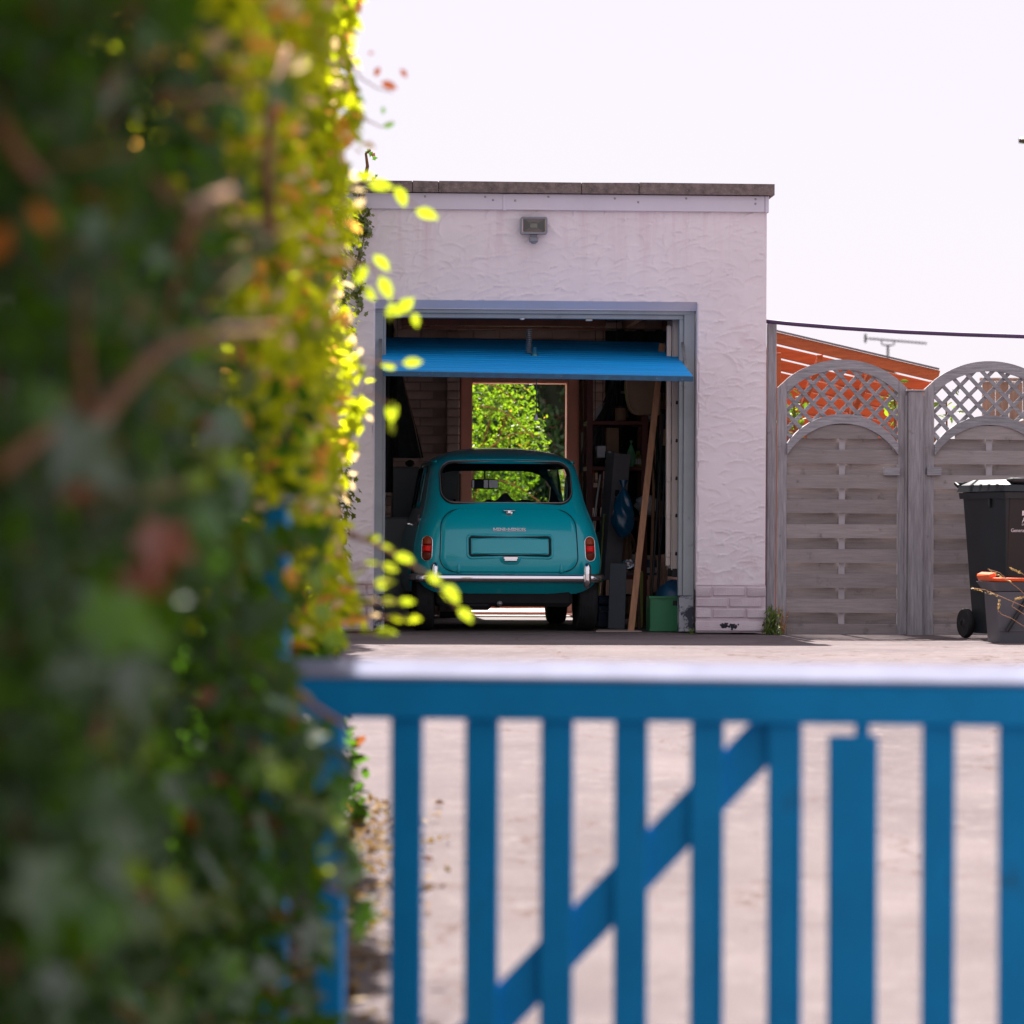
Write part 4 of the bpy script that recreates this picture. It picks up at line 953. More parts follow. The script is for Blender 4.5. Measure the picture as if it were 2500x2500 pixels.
# clutter standing on the shelves
clut = [(1586, 1030, .10, .13, M_card, 'tin', 'grey paint tin on the top shelf behind the plank'), (1516, 1030, .09, .10, M_kraft, 'jar', 'brown jar on the top shelf above the green bag'),
        (1558, 1142, .07, .12, M_yellow, 'bottle', 'yellow green bottle on the upper middle shelf'), (1541, 1142, .06, .09, M_redshelf, 'jar', 'dark red jar on the upper middle shelf'), (1598, 1142, .10, .16, M_bagwhite, 'tin', 'pale tin on the upper middle shelf right of the plank'),
        (1490, 1142, .08, .10, M_bluelid, 'tin', 'blue tin on the upper middle shelf'), (1575, 1266, .09, .10, M_card, 'tin', 'grey tin on the middle shelf beside the sack'), (1612, 1266, .09, .12, M_kraft, 'jar', 'tan jar on the middle shelf near the ladder'),
        (1504, 1408, .10, .14, M_orange, 'tin', 'orange tin low on the shelving behind the grey board'), (1545, 1408, .08, .16, M_white, 'bottle', 'white bottle low on the shelving'), (1585, 1408, .12, .12, M_bluelid, 'tin', 'blue tin low on the shelving by the rods'),
        (1610, 1505, .12, .16, M_card, 'tin', 'big grey tin on the lowest shelf behind the rods'), (1540, 1505, .11, .14, M_kraft, 'jar', 'brown pot on the lowest shelf')]
for px, py, w_, h_, mt, nm, lb in clut:
    u, z = GAR.at(px, py, sv0 + .1); zsh = min(zs_, key=lambda q: abs(q + FL - z)) + FL; t_ = gthing(nm, lb, nm, u, sv0 + .12, zsh + .001, group=None)
    m = MB(); r_ = w_ / 2
    if nm == 'bottle': m.lathe([(r_ * .95, 0), (r_, .01), (r_, h_ * .6), (r_ * .4, h_ * .8), (r_ * .4, h_)], 14)
    else: m.lathe([(r_ * .97, 0), (r_, .006), (r_, h_ * .5), (r_, h_ - .006), (r_ * .97, h_)], 16)
    m.build('body', mt, t_, smooth=40)
    m = MB(); k_ = r_ * (.45 if nm == 'bottle' else 1.03); m.lathe([(k_, h_ + .001), (k_, h_ + .014), (k_ * .9, h_ + .018)], 14); m.build('lid', M_steel if nm == 'tin' else M_black, t_, smooth=40)
    if nm != 'jar': m = MB(); m.lathe([(r_ * 1.004, h_ * .15), (r_ * 1.004, h_ * .5)], 16); m.build('wrapper', M_print if mt is not M_white else M_redshelf, t_, smooth=40)
for k, (p0_, p1_, v, mt, lb) in enumerate((((1508, 930), (1500, 1090), 2.2, M_cloth, 'dark jacket hung from the shelving by the parasol'), ((1596, 1040), (1612, 1200), 1.5, M_cloth, 'dark cloth hung between the plank and the ladder'), ((1530, 1300), (1522, 1375), 1.85, M_kraft, 'brown sacking hung under the blue bag'))):
    a, b = GAR.at(*p0_, v), GAR.at(*p1_, v); t_ = gthing('hanging_cloth', lb, 'cloth', a[0], v, 0); hw_ = .045 + .01 * k
    m = MB(); m.grid(lambda x, y: ((x - .5) * 2 * hw_ * (.5 + .6 * y) + (b[0] - a[0]) * y, .02 * math.sin(x * 17 + k) * (.4 + y), a[1] + (b[1] - a[1]) * y + .012 * math.sin(x * 9) * y), 20, 10); m.build('folds', mt, t_, smooth=True)
    m = MB(); m.tube([(0, 0, a[1] - .01), (0, .0, a[1] + .12)], .004, 5); m.build('string', M_black, t_)
# bags and boxes
def lump(name, label, cat, px0, px1, py0, py1, v, mt, seed, knot=True, group=None):
    u, w_, z0, z1 = gbox(px0, px1, py0, py1, v, .2); t_ = gthing(name, label, cat, u, v, z0); r_ = random.Random(seed)
    ph = [(r_.uniform(2, 7), r_.uniform(2, 6), r_.uniform(0, 6.3)) for _ in range(6)]
    m = MB(); H_ = z1 - z0
    def fn(a, b):
        an = a * 6.283; prof = (math.sin(math.pi * min(1, b * 1.02 + .02)) ** .55) * (1 - .55 * b if knot else 1)
        e = 1 + sum(.05 * math.sin(round(p) * an + q * b * 3 + s_) for p, q, s_ in ph) + .06 * math.sin(round(ph[0][0] * 2) * an) * b
        return (w_ / 2 * prof * math.cos(an) * e * 1.05, w_ * .42 * prof * math.sin(an) * e, H_ * b)
    m.grid(fn, 40, 22, wrap=True); m.build('body', mt, t_, smooth=True)
    if knot: m = MB(); m.grid(lambda a, b: (w_ * (.04 + .10 * b) * math.cos(a * 6.283) * (1 + .3 * math.sin(a * 31)), w_ * .06 * math.sin(a * 6.283), H_ * (.97 + .14 * b)), 16, 4, wrap=True); m.build('gathered_neck', mt, t_, smooth=True)
    return t_
lump('plastic_bag', 'big shiny blue plastic bag hanging in front of the red shelving', 'bag', 1488, 1556, 1186, 1312, 1.5, M_bagblue, 1)
lump('plastic_bag', 'small green plastic bag hung near the top of the shelving', 'bag', 1528, 1554, 1082, 1140, 1.9, M_baggreen, 2)
lump('sack', 'pale grey sack behind the leaning plank at mid height', 'sack', 1553, 1608, 1206, 1256, 1.88, M_bagwhite, 3, False)
lump('plastic_bag', 'small white plastic bag beside the top of the leaning plank', 'bag', 1596, 1618, 1095, 1132, 1.6, M_bagwhite, 4)
u, w_, z0, z1 = gbox(1480, 1532, 1105, 1268, 1.75, .2)
t_ = gthing('carton', 'tall narrow grey carton with red printed marks standing behind the car', 'box', u, 1.75, FL)
Mr = Matrix.Rotation(R(4.5), 3, 'Y') @ Matrix.Rotation(R(18), 3, 'Z')
m = MB(); m.box((-.02, .1, (z1 + .35) / 2), (w_ * .82, .17, z1 - .35), Mr, bev=.002); m.build('body', M_card, t_)
for dx, pz, c_ in ((-.018, .18, M_black), (.05, .18, M_black), (-.018, .12, M_redshelf), (.05, .12, M_redshelf), (-.018, -.02, M_bagwhite)):
    m = MB(); ce = Vector((-.02, .1, (z1 + .35) / 2)) + Mr @ Vector((dx, -.0865, pz)); m.box(ce, (.034, .002, .05), Mr); m.build('print_mark', c_, t_)
u, w_, z0, z1 = gbox(1476, 1506, 1040, 1112, 2.3, .2)
t_ = gthing('carton', 'small brown carton with a pale label on the top shelf', 'box', u, 2.1, z0 - .02)
m = MB(); bx(m, -w_ / 2, w_ / 2, 0, .3, 0, z1 - z0, .003); m.build('body', M_kraft, t_)
m = MB(); bx(m, -w_ / 2 - .07, -w_ / 2 - .004, .02, .2, 0, .09, .002); m.build('label_flap', M_print, t_)
# tan tub hung high
u, w_, z0, z1 = gbox(1530, 1612, 905, 1012, 1.3, .2)
t_ = gthing('tub', 'tan plastic tub hung high behind the top of the plank', 'tub', u, 1.3, z0)
m = MB(); q = [(-w_ / 2, z1 - z0 + .15)] + [(-w_ / 2 * math.cos(a) ** .5 if math.cos(a) > 0 else 0, (z1 - z0) * .75 * (1 - math.sin(a))) for a in np.linspace(0, math.pi / 2, 10)] + [(w_ / 2, .0), (w_ / 2, z1 - z0 + .15)]
m.prism(q, 0, .22); m.build('shell', M_tan, t_, smooth=40, fix=True)
m = MB(); m.tube([(x - .0, -.004, z) for x, z in q[:-2]], .008, 6); m.build('rim', mat('tan_light', (.36, .22, .14), .5), t_, smooth=True)
# plastic cover hanging from the roof to the right of the doorway
cv = gthing('parasol', 'folded parasol in a dark grey plastic cover leaning beside the back doorway', 'parasol', *((GAR.at(1455, 1150, 2.6)[0]), 2.6), z=0)
eL = [(1494, 905), (1486, 950), (1466, 1000), (1440, 1050), (1423, 1095), (1417, 1130), (1416, 1152)]
eR = [(1522, 905), (1512, 950), (1500, 1000), (1490, 1050), (1480, 1095), (1468, 1130), (1458, 1156)]
rows = []
for (ax, ay), (bx_, by) in zip(eL, eR):
    a, b = GAR.at(ax, ay, 2.6), GAR.at(bx_, by, 2.6); rows.append(((a[0] + b[0]) / 2 - GAR.at(1455, 1150, 2.6)[0], (b[0] - a[0]) / 2, (a[1] + b[1]) / 2))
m = MB()
def cov(a, b):
    t = b * (len(rows) - 1); i = min(int(t), len(rows) - 2); f_ = t - i; c, h_, z = [rows[i][k] * (1 - f_) + rows[i + 1][k] * f_ for k in range(3)]
    an = a * 6.283; e = 1 + .10 * math.sin(an * 7 + b * 3) + .05 * math.sin(an * 13)
    return (c + h_ * math.cos(an) * e, .7 * h_ * math.sin(an) * e, z)
m.grid(cov, 60, 24, wrap=True); m.build('cover', M_cover, cv, smooth=True)
m = MB(); c, h_, z = rows[-1]; m.tube([(c + h_ * 1.02 * math.cos(a), .72 * h_ * math.sin(a), z + .03) for a in np.linspace(0, 6.283, 20)[:-1]], .006, 6, closed=True); m.build('hem_cord', M_bagblue, cv)
m = MB(); m.tube([(c, 0, FL), (c, 0, z + .1)], .022, 8); m.build('pole', M_black, cv)
# sticks, rods and tools stood in the corner
sticks = [((1452, 1156), (1428, 1330), 2.1, .009, M_kraft, 'pale wooden stick leaning just right of the car roof'), ((1468, 1158), (1436, 1370), 2.0, .010, M_steel, 'steel tube leaning beside the pale wooden stick'),
          ((1477, 1255), (1464, 1420), 1.7, .006, M_yellow, 'thin yellow cane beside the blue bag'), ((1488, 1262), (1470, 1440), 1.8, .007, M_kraft, 'thin tan cane under the grey carton'),
          ((1622, 1010), (1585, 1535), 1.0, .011, M_black, 'black rod leaning right of the plank, nearest to it'), ((1632, 1060), (1600, 1530), .85, .009, M_trim, 'black rod leaning second to the right of the plank'),
          ((1616, 1000), (1607, 1500), 1.2, .008, M_darkwood, 'dark wooden rod between the plank and the ladder'), ((1640, 1180), (1615, 1500), .9, .007, M_kraft, 'thin brown rod close to the foot of the ladder'),
          ((1500, 1310), (1489, 1530), 2.2, .012, M_black, 'black pole standing behind the grey panel'), ((1516, 1000), (1502, 1400), 2.6, .010, M_wood, 'broom handle standing behind the grey carton')]
for (p0_, p1_, v, r_, mt, lb) in sticks:
    a, b = GAR.at(*p0_, v), GAR.at(*p1_, v); k = (b[1] - FL) / (a[1] - b[1]); foot = (b[0] - (a[0] - b[0]) * k)
    t_ = gthing('rod', lb, 'rod', foot, v, FL); tx = a[0] - foot; m = MB(); m.tube([(0, 0, 0), (tx * .5, .03, (a[1] - FL) * .5), (tx, .1, a[1] - FL)], r_, 7); m.build('shaft', mt, t_)
    m = MB(); m.lathe([(r_ * 1.5, 0), (r_ * 1.5, .03), (r_, .05)], 8, (0, 0, 0)); m.build('ferrule', M_black, t_)
# long handled garden tools stood in the corner, heads up
def tool(px0, py0, px1, py1, v, kind, mt, lb):
    a, b = GAR.at(px0, py0, v), GAR.at(px1, py1, v); k = (b[1] - FL) / (a[1] - b[1]); foot = b[0] - (a[0] - b[0]) * k; tx = a[0] - foot; H_ = a[1] - FL
    t_ = gthing(kind, lb, kind, foot, v, FL); m = MB(); m.tube([(0, 0, 0), (tx, .08, H_)], .013, 7); m.build('handle', mt, t_); m = MB()
    if kind == 'rake':
        m.box((tx, .08, H_ + .01), (.24, .02, .022), bev=.003)
        for i in range(9): m.bar((tx - .11 + i * .0275, .08, H_ + .01), (tx - .11 + i * .0275, .04, H_ + .07), .007, .007)
    elif kind == 'fork':
        m.box((tx, .08, H_ + .01), (.17, .02, .02), bev=.003)
        for i in range(4): m.bar((tx - .075 + i * .05, .08, H_), (tx - .075 + i * .05, .09, H_ + .24), .011, .008)
    elif kind == 'spade':
        m.prism([(tx - .085, H_), (tx + .085, H_), (tx + .08, H_ + .20), (tx, H_ + .25), (tx - .08, H_ + .20)], .076, .084)
    else:
        m.prism([(tx - .15, H_ - .02), (tx + .15, H_ - .02), (tx + .14, H_ + .03), (tx - .14, H_ + .03)], .05, .11)
        for i in range(14): m.bar((tx - .14 + i * .0215, .08, H_ + .03), (tx - .145 + i * .0223, .08, H_ + .10), .012, .05)
    m.build('head', M_steel if kind != 'broom' else M_kraft, t_)
tool(1478, 1060, 1450, 1400, 2.5, 'spade', M_wood, 'garden spade stood head up behind the strimmer')
tool(1500, 1020, 1478, 1400, 2.65, 'rake', M_kraft, 'garden rake stood head up by the top of the shelving')
tool(1446, 1130, 1428, 1400, 2.8, 'fork', M_wood, 'garden fork stood head up beside the back doorway')
tool(1604, 990, 1590, 1420, 1.45, 'broom', M_wood, 'broom stood bristles up between the plank and the ladder')
tool(1520, 960, 1506, 1400, 2.55, 'fork', M_black, 'second garden fork with a black handle behind the cartons')
for px, py, w_, h_, mt, lb in ((1452, 1215, .10, .16, M_redshelf, 'dark red petrol can hung right of the car window'), (1470, 1330, .09, .20, M_card, 'grey hose reel box hung beside the tail light'), (1600, 1075, .09, .12, M_tan, 'tan bucket hung high by the ladder'), (1503, 1370, .08, .11, M_orange, 'orange float hung above the grey board')):
    u, z = GAR.at(px, py, 2.2); t_ = gthing('hanging_can', lb, 'can', u, 2.2 if px < 1590 else 1.3, z - h_ / 2); m = MB(); q = rrect(-w_ / 2, w_ / 2, 0, h_, .018, 4); m.prism(q, -.05, .05); m.build('body', mt, t_, smooth=40)
    m = MB(); m.tube([(-w_ * .3, 0, h_ - .003), (-w_ * .25, 0, h_ + .04), (w_ * .25, 0, h_ + .04), (w_ * .3, 0, h_ - .003)], .006, 6); m.build('handle', M_black, t_)
    m = MB(); m.tube([(0, 0, h_ + .04), (0, 0, 2.43 - z + h_ / 2)], .003, 5); m.build('cord', M_black, t_)
# strimmer with an orange guard
t_ = gthing('strimmer', 'black garden strimmer with an orange edged guard by the grey cover', 'strimmer', GAR.at(1460, 1110, 2.3)[0], 2.3, 0); zc_ = GAR.at(1460, 1125, 2.3)[1]
m = MB(); m.lathe([(.05, -.06), (.075, -.03), (.08, .03), (.05, .07), (.02, .09)], 14, (.0, 0, zc_)); m.build('motor', M_black, t_, smooth=40)
m = MB(); m.tube([(-.05, -.08, zc_ + .05), (-.085, -.08, zc_ + .01), (-.045, -.08, zc_ - .05), (-.04, -.08, zc_ - .10)], .008, 6); m.build('guard', M_orange, t_, smooth=True)
m = MB(); m.tube([(.0, 0, zc_ + .08), (.10, .02, zc_ + .55)], .013, 8); m.tube([(0, 0, FL), (.01, 0, zc_ - .05)], .012, 8); m.build('shaft', M_black, t_)
m = MB(); m.lathe([(.014, 0), (.02, .01), (.0, .012)], 10, (0, -.08, zc_ + .035), Matrix.Rotation(R(90), 3, 'X')); m.build('knob', M_red, t_)
# a cable drum's worth of hose
u, z = GAR.at(1514, 1335, 2.3); t_ = gthing('hose', 'pale garden hose coiled behind the blue bag', 'hose', u, 2.3, z)
m = MB(); m.tube([(.11 * math.cos(a * .35), .01 * (a / 18), .14 * math.sin(a * .35)) for a in range(54)], .011, 7); m.build('coil', M_kraft, t_, smooth=True)
# left side: hanging coats, grey cabinet, pale chest
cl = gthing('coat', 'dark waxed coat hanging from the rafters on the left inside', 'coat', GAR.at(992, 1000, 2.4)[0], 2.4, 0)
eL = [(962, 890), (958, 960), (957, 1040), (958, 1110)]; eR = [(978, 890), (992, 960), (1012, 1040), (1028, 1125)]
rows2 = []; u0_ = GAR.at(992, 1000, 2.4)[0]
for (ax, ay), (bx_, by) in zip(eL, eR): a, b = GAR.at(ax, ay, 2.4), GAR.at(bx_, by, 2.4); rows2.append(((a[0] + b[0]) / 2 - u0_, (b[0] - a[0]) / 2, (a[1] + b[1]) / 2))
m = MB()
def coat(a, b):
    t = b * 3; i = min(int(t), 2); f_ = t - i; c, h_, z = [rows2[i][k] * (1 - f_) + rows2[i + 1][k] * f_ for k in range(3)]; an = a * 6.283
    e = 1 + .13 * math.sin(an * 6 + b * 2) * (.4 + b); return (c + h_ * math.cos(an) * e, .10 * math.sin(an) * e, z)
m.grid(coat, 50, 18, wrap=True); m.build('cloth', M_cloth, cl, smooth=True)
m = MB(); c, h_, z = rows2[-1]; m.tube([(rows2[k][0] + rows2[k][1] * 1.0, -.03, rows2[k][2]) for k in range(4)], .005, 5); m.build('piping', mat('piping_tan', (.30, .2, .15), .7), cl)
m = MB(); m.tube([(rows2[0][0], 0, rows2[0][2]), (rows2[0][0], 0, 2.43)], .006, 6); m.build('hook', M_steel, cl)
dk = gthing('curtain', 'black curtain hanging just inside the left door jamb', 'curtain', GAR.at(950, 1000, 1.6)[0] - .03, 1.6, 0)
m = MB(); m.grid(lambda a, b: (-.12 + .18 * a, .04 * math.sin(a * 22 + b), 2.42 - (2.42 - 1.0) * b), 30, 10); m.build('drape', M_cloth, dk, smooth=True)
def cabinet(px0, px1, py0, v, dv, mt, label, name='cabinet'):
    u, w_, z0, z1 = gbox(px0, px1, py0, 1500, v, dv); t_ = gthing(name, label, 'cabinet', u, v, FL); H_ = z1 - FL
    m = MB(); bx(m, -w_ / 2, w_ / 2, .022, dv, .05, H_, .006); m.build('carcass', mt, t_)
    m = MB(); bx(m, -w_ / 2 + .004, w_ / 2 - .004, 0, .02, .06, H_ - .01, .006); m.build('door', mt, t_)
    m = MB(); bx(m, w_ / 2 - .05, w_ / 2 - .03, -.03, -.002, H_ * .55, H_ * .8, .005); m.build('handle', M_black, t_)
    m = MB(); bx(m, -w_ / 2 + .01, w_ / 2 - .01, .03, dv - .02, 0, .05, 0); m.build('plinth', M_black, t_); return t_
M_cab = mat('cabinet_grey', (.24, .24, .25), .5, vary=.06); M_cab2 = mat('cabinet_pale', (.33, .33, .32), .5, vary=.06)
cabinet(1072, 1121, 1146, 4.4, .5, M_cab2, 'pale grey cabinet seen through the rear window of the car')
cabinet(957, 1022, 1139, 3.0, .6, M_cab, 'mid grey cabinet behind the left roof pillar of the car')
cabinet(922, 1000, 1262, 1.9, .5, M_cab2, 'low pale grey cabinet by the left door jamb')
lump('cap', 'crumpled white cloth on the corner of the pale cabinet', 'cloth', 1116, 1126, 1143, 1156, 4.5, M_bagwhite, 6, False)
lump('saddle', 'black saddle shaped bundle on the mid grey cabinet', 'bundle', 990, 1012, 1122, 1140, 3.1, M_black, 8, False)

# ------------------------------------------------------------------ fence beside the garage
FV = .10
def fence_panel(pxl, pxr, peak, label):
    ul, _ = GAR.at(pxl, 1200, FV); ur, _ = GAR.at(pxr, 1200, FV); uc = (ul + ur) / 2; Wd = ur - ul; a = Wd / 2
    pc = (pxl + pxr) / 2; zp = GAR.at(pc, peak, FV)[1]
    t_ = gthing('lattice_fence', label, 'fence panel', uc, FV, 0, group='arched fence panels beside the garage')
    zb_ = -.016; sw = .066; zs0 = zp - .200; rise = .200
    Rr = (a * a + rise * rise) / (2 * rise); zc0 = zp - Rr
    arc = lambda x, R_, zc: zc + math.sqrt(max(0, R_ * R_ - x * x))
    for s_ in (-1, 1):
        x0, x1 = s_ * a, s_ * (a - sw); m = MB(); q = [(x0, zb_), (x1, zb_), (x1, arc(x1, Rr, zc0) - .002), (x0, arc(x0, Rr, zc0) - .002)]
        m.prism(q if s_ < 0 else q[::-1], -.022, .022); m.build('stile', M_oldwoodv, t_)
    xs = np.linspace(-a + sw + .001, a - sw - .001, 27); bt = .072
    m = MB(); m.strip([(x, arc(x, Rr, zc0)) for x in xs], [(x, arc(x, Rr - bt, zc0)) for x in xs], -.024, .020); m.build('top_arch', M_oldwood, t_, smooth=40, fix=True)
    zl = zp - (1012 - 878) / 345; al = a - sw; rl = .215; R2 = (al * al + rl * rl) / (2 * rl); zc2 = zl - R2; bt2 = .068
    m = MB(); m.strip([(x, arc(x, R2, zc2)) for x in xs], [(x, arc(x, R2, zc2) - bt2 * (1 + .12 * (x / al) ** 2)) for x in xs], -.052, .044); m.build('lower_arch', M_oldwood, t_, smooth=40, fix=True)
    # lattice, two layers
    def inside(x, z): return abs(x) < al + .004 and z < arc(x, Rr - bt, zc0) + .012 and z > arc(x, R2, zc2) - .012
    for k, (dx, dz, v0) in enumerate(((.68, -.73, -.012), (.70, .71, .002))):
        nrm = (-dz, dx); c0 = (0, zl + .12)
        for i in range(-9, 10):
            o_ = (i + (.3 if k else 0)) * .093; ts = [t for t in np.linspace(-.9, .9, 400) if inside(c0[0] + nrm[0] * o_ + dx * t, c0[1] + nrm[1] * o_ + dz * t)]
            runs = []
            for t in ts:
                if runs and t - runs[-1][1] < .006: runs[-1][1] = t
                else: runs.append([t, t])
            for t0, t1 in runs:
                if t1 - t0 < .03: continue
                p_ = [(c0[0] + nrm[0] * o_ + dx * t, 0, c0[1] + nrm[1] * o_ + dz * t) for t in (t0, t1)]
                m = MB(); m.bar((p_[0][0], v0, p_[0][2]), (p_[1][0], v0, p_[1][2]), .028, .010, bev=.0015, side=(nrm[0], 0, nrm[1])); m.build('lattice_strip', M_oldwood, t_)
    # woven boards
    m = MB(); bx(m, -.022, .022, -.006, .006, zb_ + .03, zl - bt2 - .02, .002); m.build('batten', M_batten, t_)
    z = zb_ + .072; k = 0
    m = MB(); m.box((0, -.004, zb_ + .04), (2 * al - .002, .03, .078), bev=.003); m.build('bottom_board', M_slat, t_)
    while z < zl - bt2 - .006:
        h_ = min(.098 if k % 2 else .094, zl - .012 - z); top = z + h_; hw = al - .002
        d_ = R2 ** 2 - max(0, top - zc2) ** 2
        if top > arc(al, R2, zc2): hw = min(hw, math.sqrt(max(.0025, d_)) - .006)
        vb = -.036 if k % 2 else .030; m = MB(); N = 9
        sag = random.uniform(-.002, .002)
        for i in range(N):
            x = -hw + 2 * hw * i / (N - 1); bow = vb * (.45 + .55 * math.cos(x / al * math.pi / 2) ** .7 if abs(x) < al else .45); zz_ = z + sag * (i / (N - 1) - .5)
            m.v += [(x, bow - .004, zz_), (x, bow - .004, zz_ + h_), (x, bow + .004, zz_ + h_), (x, bow + .004, zz_)]
        for i in range(N - 1):
            for j in range(4): m.f.append((4 * i + j, 4 * i + 4 + j, 4 * i + 4 + (j + 1) % 4, 4 * i + (j + 1) % 4))
        m.f += [(0, 1, 2, 3), (4 * N - 1, 4 * N - 2, 4 * N - 3, 4 * N - 4)]; m.m = [0] * len(m.f)
        m.build('slat', M_slat, t_, fix=True); z += .0885; k += 1
    return t_, uc, a
fp1, c1, a1_ = fence_panel(1897, 2213, 878, 'arched lattice topped fence panel right beside the garage wall')
fp2, c2, a2_ = fence_panel(2256, 2572, 882, 'arched lattice topped fence panel behind the wheelie bin')
for fp, px, sgn in ((fp1, 2177, 1), (fp2, 2280, -1)):
    u, z = GAR.at(px, 1151, FV - .04); m = MB(); c_ = c1 if fp is fp1 else c2
    m.box((u - c_, -.045, z), (.115 if sgn > 0 else .105, .03, .058), bev=.003); m.build('latch_block', M_oldwood, fp)
def post(pxl, pxr, pyt, v, label, th=.09, plates=False):
    ul, ur = GAR.at(pxl, 1250, v)[0], GAR.at(pxr, 1250, v)[0]; zt = GAR.at((pxl + pxr) / 2, pyt, v)[1]
    t_ = gthing('fence_post', label, 'fence post', (ul + ur) / 2, v, 0); w_ = ur - ul
    m = MB(); m.box((0, 0, zt / 2 - .01), (w_, th, zt + .02), bev=.005); m.build('shaft', M_oldwoodv, t_)
    if plates:
        for s_ in (-1, 1): m = MB(); m.box((s_ * (w_ / 2 + .011), .01, zt / 2 - .02), (.018, th * .55, zt - .02), bev=.003); m.build('side_strip', M_oldwoodv, t_)
        m = MB(); m.box((0, -.0, zt + .006), (w_ + .03, th + .02, .012), bev=.003); m.build('cap', M_oldwoodv, t_)
    return t_
post(1871, 1893, 789, .12, 'tall thin weathered post against the garage corner', .07)
post(2215, 2251, 956, .07, 'wide weathered post between the two arched fence panels', .09, True)
post(2577, 2625, 956, .07, 'weathered post at the far end of the second fence panel', .09, True)
pp = [(1868, 784), (1950, 792), (2060, 801), (2200, 810), (2350, 816.5), (2520, 822), (2700, 826)]
m = MB(); v_ = [GAR.at(*p, .03) for p in pp]; o_ = v_[0]; m.tube([(u - o_[0], 0, z - o_[1]) for u, z in v_], .0155, 8)
cb = gthing('cable', 'thick dark cable strung from the garage corner above the fence', 'cable', o_[0], .03, o_[1]); m.build('sheath', M_cable, cb, smooth=True)
m = MB(); m.box((0, .03, 0), (.03, .07, .03), bev=.004); m.build('wall_clip', M_black, cb)
pu = v_[-1][0]
t_ = gthing('cable_post', 'timber post carrying the far end of the dark cable', 'post', pu, .06, 0); m = MB(); m.box((0, 0, 1.05), (.09, .05, 2.14), bev=.005); m.build('shaft', M_oldwoodv, t_)

# ------------------------------------------------------------------ behind the fence
pg = thing('pergola', 'orange stained timber lean-to roof rising behind the first fence panel', 'pergola', (2.9, 28.4, 0), 0)
Y0 = 28.4
pa, pb = P(1880, 806, Y0), P(2292, 903, Y0); dr_ = (pb - pa); 
for k in range(7):
    m = MB(); sh_ = Vector((0, .42 * k, -.077 * k)); a = pa + sh_ - Vector((2.9, Y0, 0)); b = pb + sh_ - Vector((2.9, Y0, 0))
    m.bar(a - Vector((0, 0, .05)), b - Vector((0, 0, .05)), .045, .088, bev=.003, side=(0, 1, 0)); m.build('rafter', M_pergola, pg)
for f_ in (.02, .30, .6, .97):
    m = MB(); a = pa.lerp(pb, f_) - Vector((2.9, Y0, 0)) - Vector((0, 0, .125)); m.bar(a + Vector((0, .03, 0)), a + Vector((0, 2.55, -.46)), .045, .06, bev=.003); m.build('purlin', M_pergola, pg)
m = MB(); m.bar(pa - Vector((2.9, Y0, .0)) + Vector((0, -.02, .006)), pb - Vector((2.9, Y0, .0)) + Vector((0, -.02, .006)), .05, .012, side=(0, 1, 0)); m.build('edge_strip', M_card, pg)
for f_ in (.04, .95):
    q = pa.lerp(pb, f_) - Vector((2.9, Y0, 0)); m = MB(); m.box((q.x, .10, (q.z - .16) / 2), (.08, .08, q.z - .16), bev=.004); m.build('upright', M_pergola, pg)
    m = MB(); m.box((q.x, 2.4, (q.z - .60) / 2), (.08, .08, q.z - .60), bev=.004); m.build('upright', M_pergola, pg)
bw = thing('brick_wall', 'red brick garden wall under the pergola roof', 'wall', (2.64, 31.6, 0), 0)
m = MB(); m.box((0, .1, .99), (1.68, .2, 2.0)); m.build('brickwork', M_redbrick, bw); m = MB(); m.box((0, .1, 2.02), (1.72, .26, .05), bev=.006); m.build('coping', M_terra, bw)
tf = thing('timber_fence', 'brown board fence seen through the second lattice', 'fence', (4.9, 32.6, 0), 0)
for k in range(11):
    h_ = 2.08 + .01 * math.sin(k * 3) - .0 * k; m = MB(); m.box((-.62 + k * .122, random.uniform(-.004, .004), h_ / 2), (.116, .02, h_), bev=.002); m.build('board', M_fawn, tf)
m = MB(); m.box((0, -.012, 2.10), (1.40, .06, .03), bev=.003); m.build('capping', M_fawn, tf)
for z_ in (.4, 1.7): m = MB(); m.box((0, .04, z_), (1.34, .045, .08), bev=.003); m.build('rail', M_fawn, tf)
sd = thing('shed', 'low timber shed with a sloping felt roof beyond the fence', 'shed', (4.15, 31.2, 0), 0)
m = MB(); m.box((0, .5, .72), (.75, 1.0, 1.44)); m.build('wall', M_fawn, sd)
m = MB(); m.bar((-.45, .5, 1.46), (.62, .5, 1.78), 1.15, .05, side=(0, 1, 0)); m.build('roof', mat('felt', (.30, .25, .23), .9, vary=.2), sd)
for k in range(6): m = MB(); m.box((-.31 + k * .124, -.008, .72), (.118, .018, 1.40), bev=.002); m.build('board', M_fawn, sd)
hs = thing('bungalow', 'far tile roofed bungalow hidden behind the pergola', 'house', (5.95, 62, 0), 0)
m = MB(); m.box((0, 0, 1.1), (1.7, 6, 2.2)); m.build('wall', M_redbrick, hs); m = MB(); m.prism([(-1.0, 2.2), (1.0, 2.2), (.2, 3.4), (-.2, 3.4)], -3.3, 3.3); m.build('roof', M_tile, hs)
m = MB(); m.box((0, -3.02, 1.2), (.9, .06, 1.0), bev=.01); m.build('window', M_white, hs)
am = P(2168, 838, 60); an = thing('television_aerial', 'thin television aerial on a mast against the sky behind the pergola', 'aerial', (am.x, 60, 3.3), 0)
pb0, pb1 = P(2113, 826, 60), P(2262, 838.5, 60); o_ = Vector((am.x, 60, 3.3))
m = MB(); m.tube([(0, 0, 0), (0, 0, P(2168, 842, 60).z - 3.3)], .022, 6); m.build('mast', M_black, an)
m = MB(); m.tube([pb0 - o_, pb1 - o_], .011, 5); m.build('boom', M_black, an)
c0, c1q = P(2152, 831, 60) - o_, P(2184, 833, 60) - o_
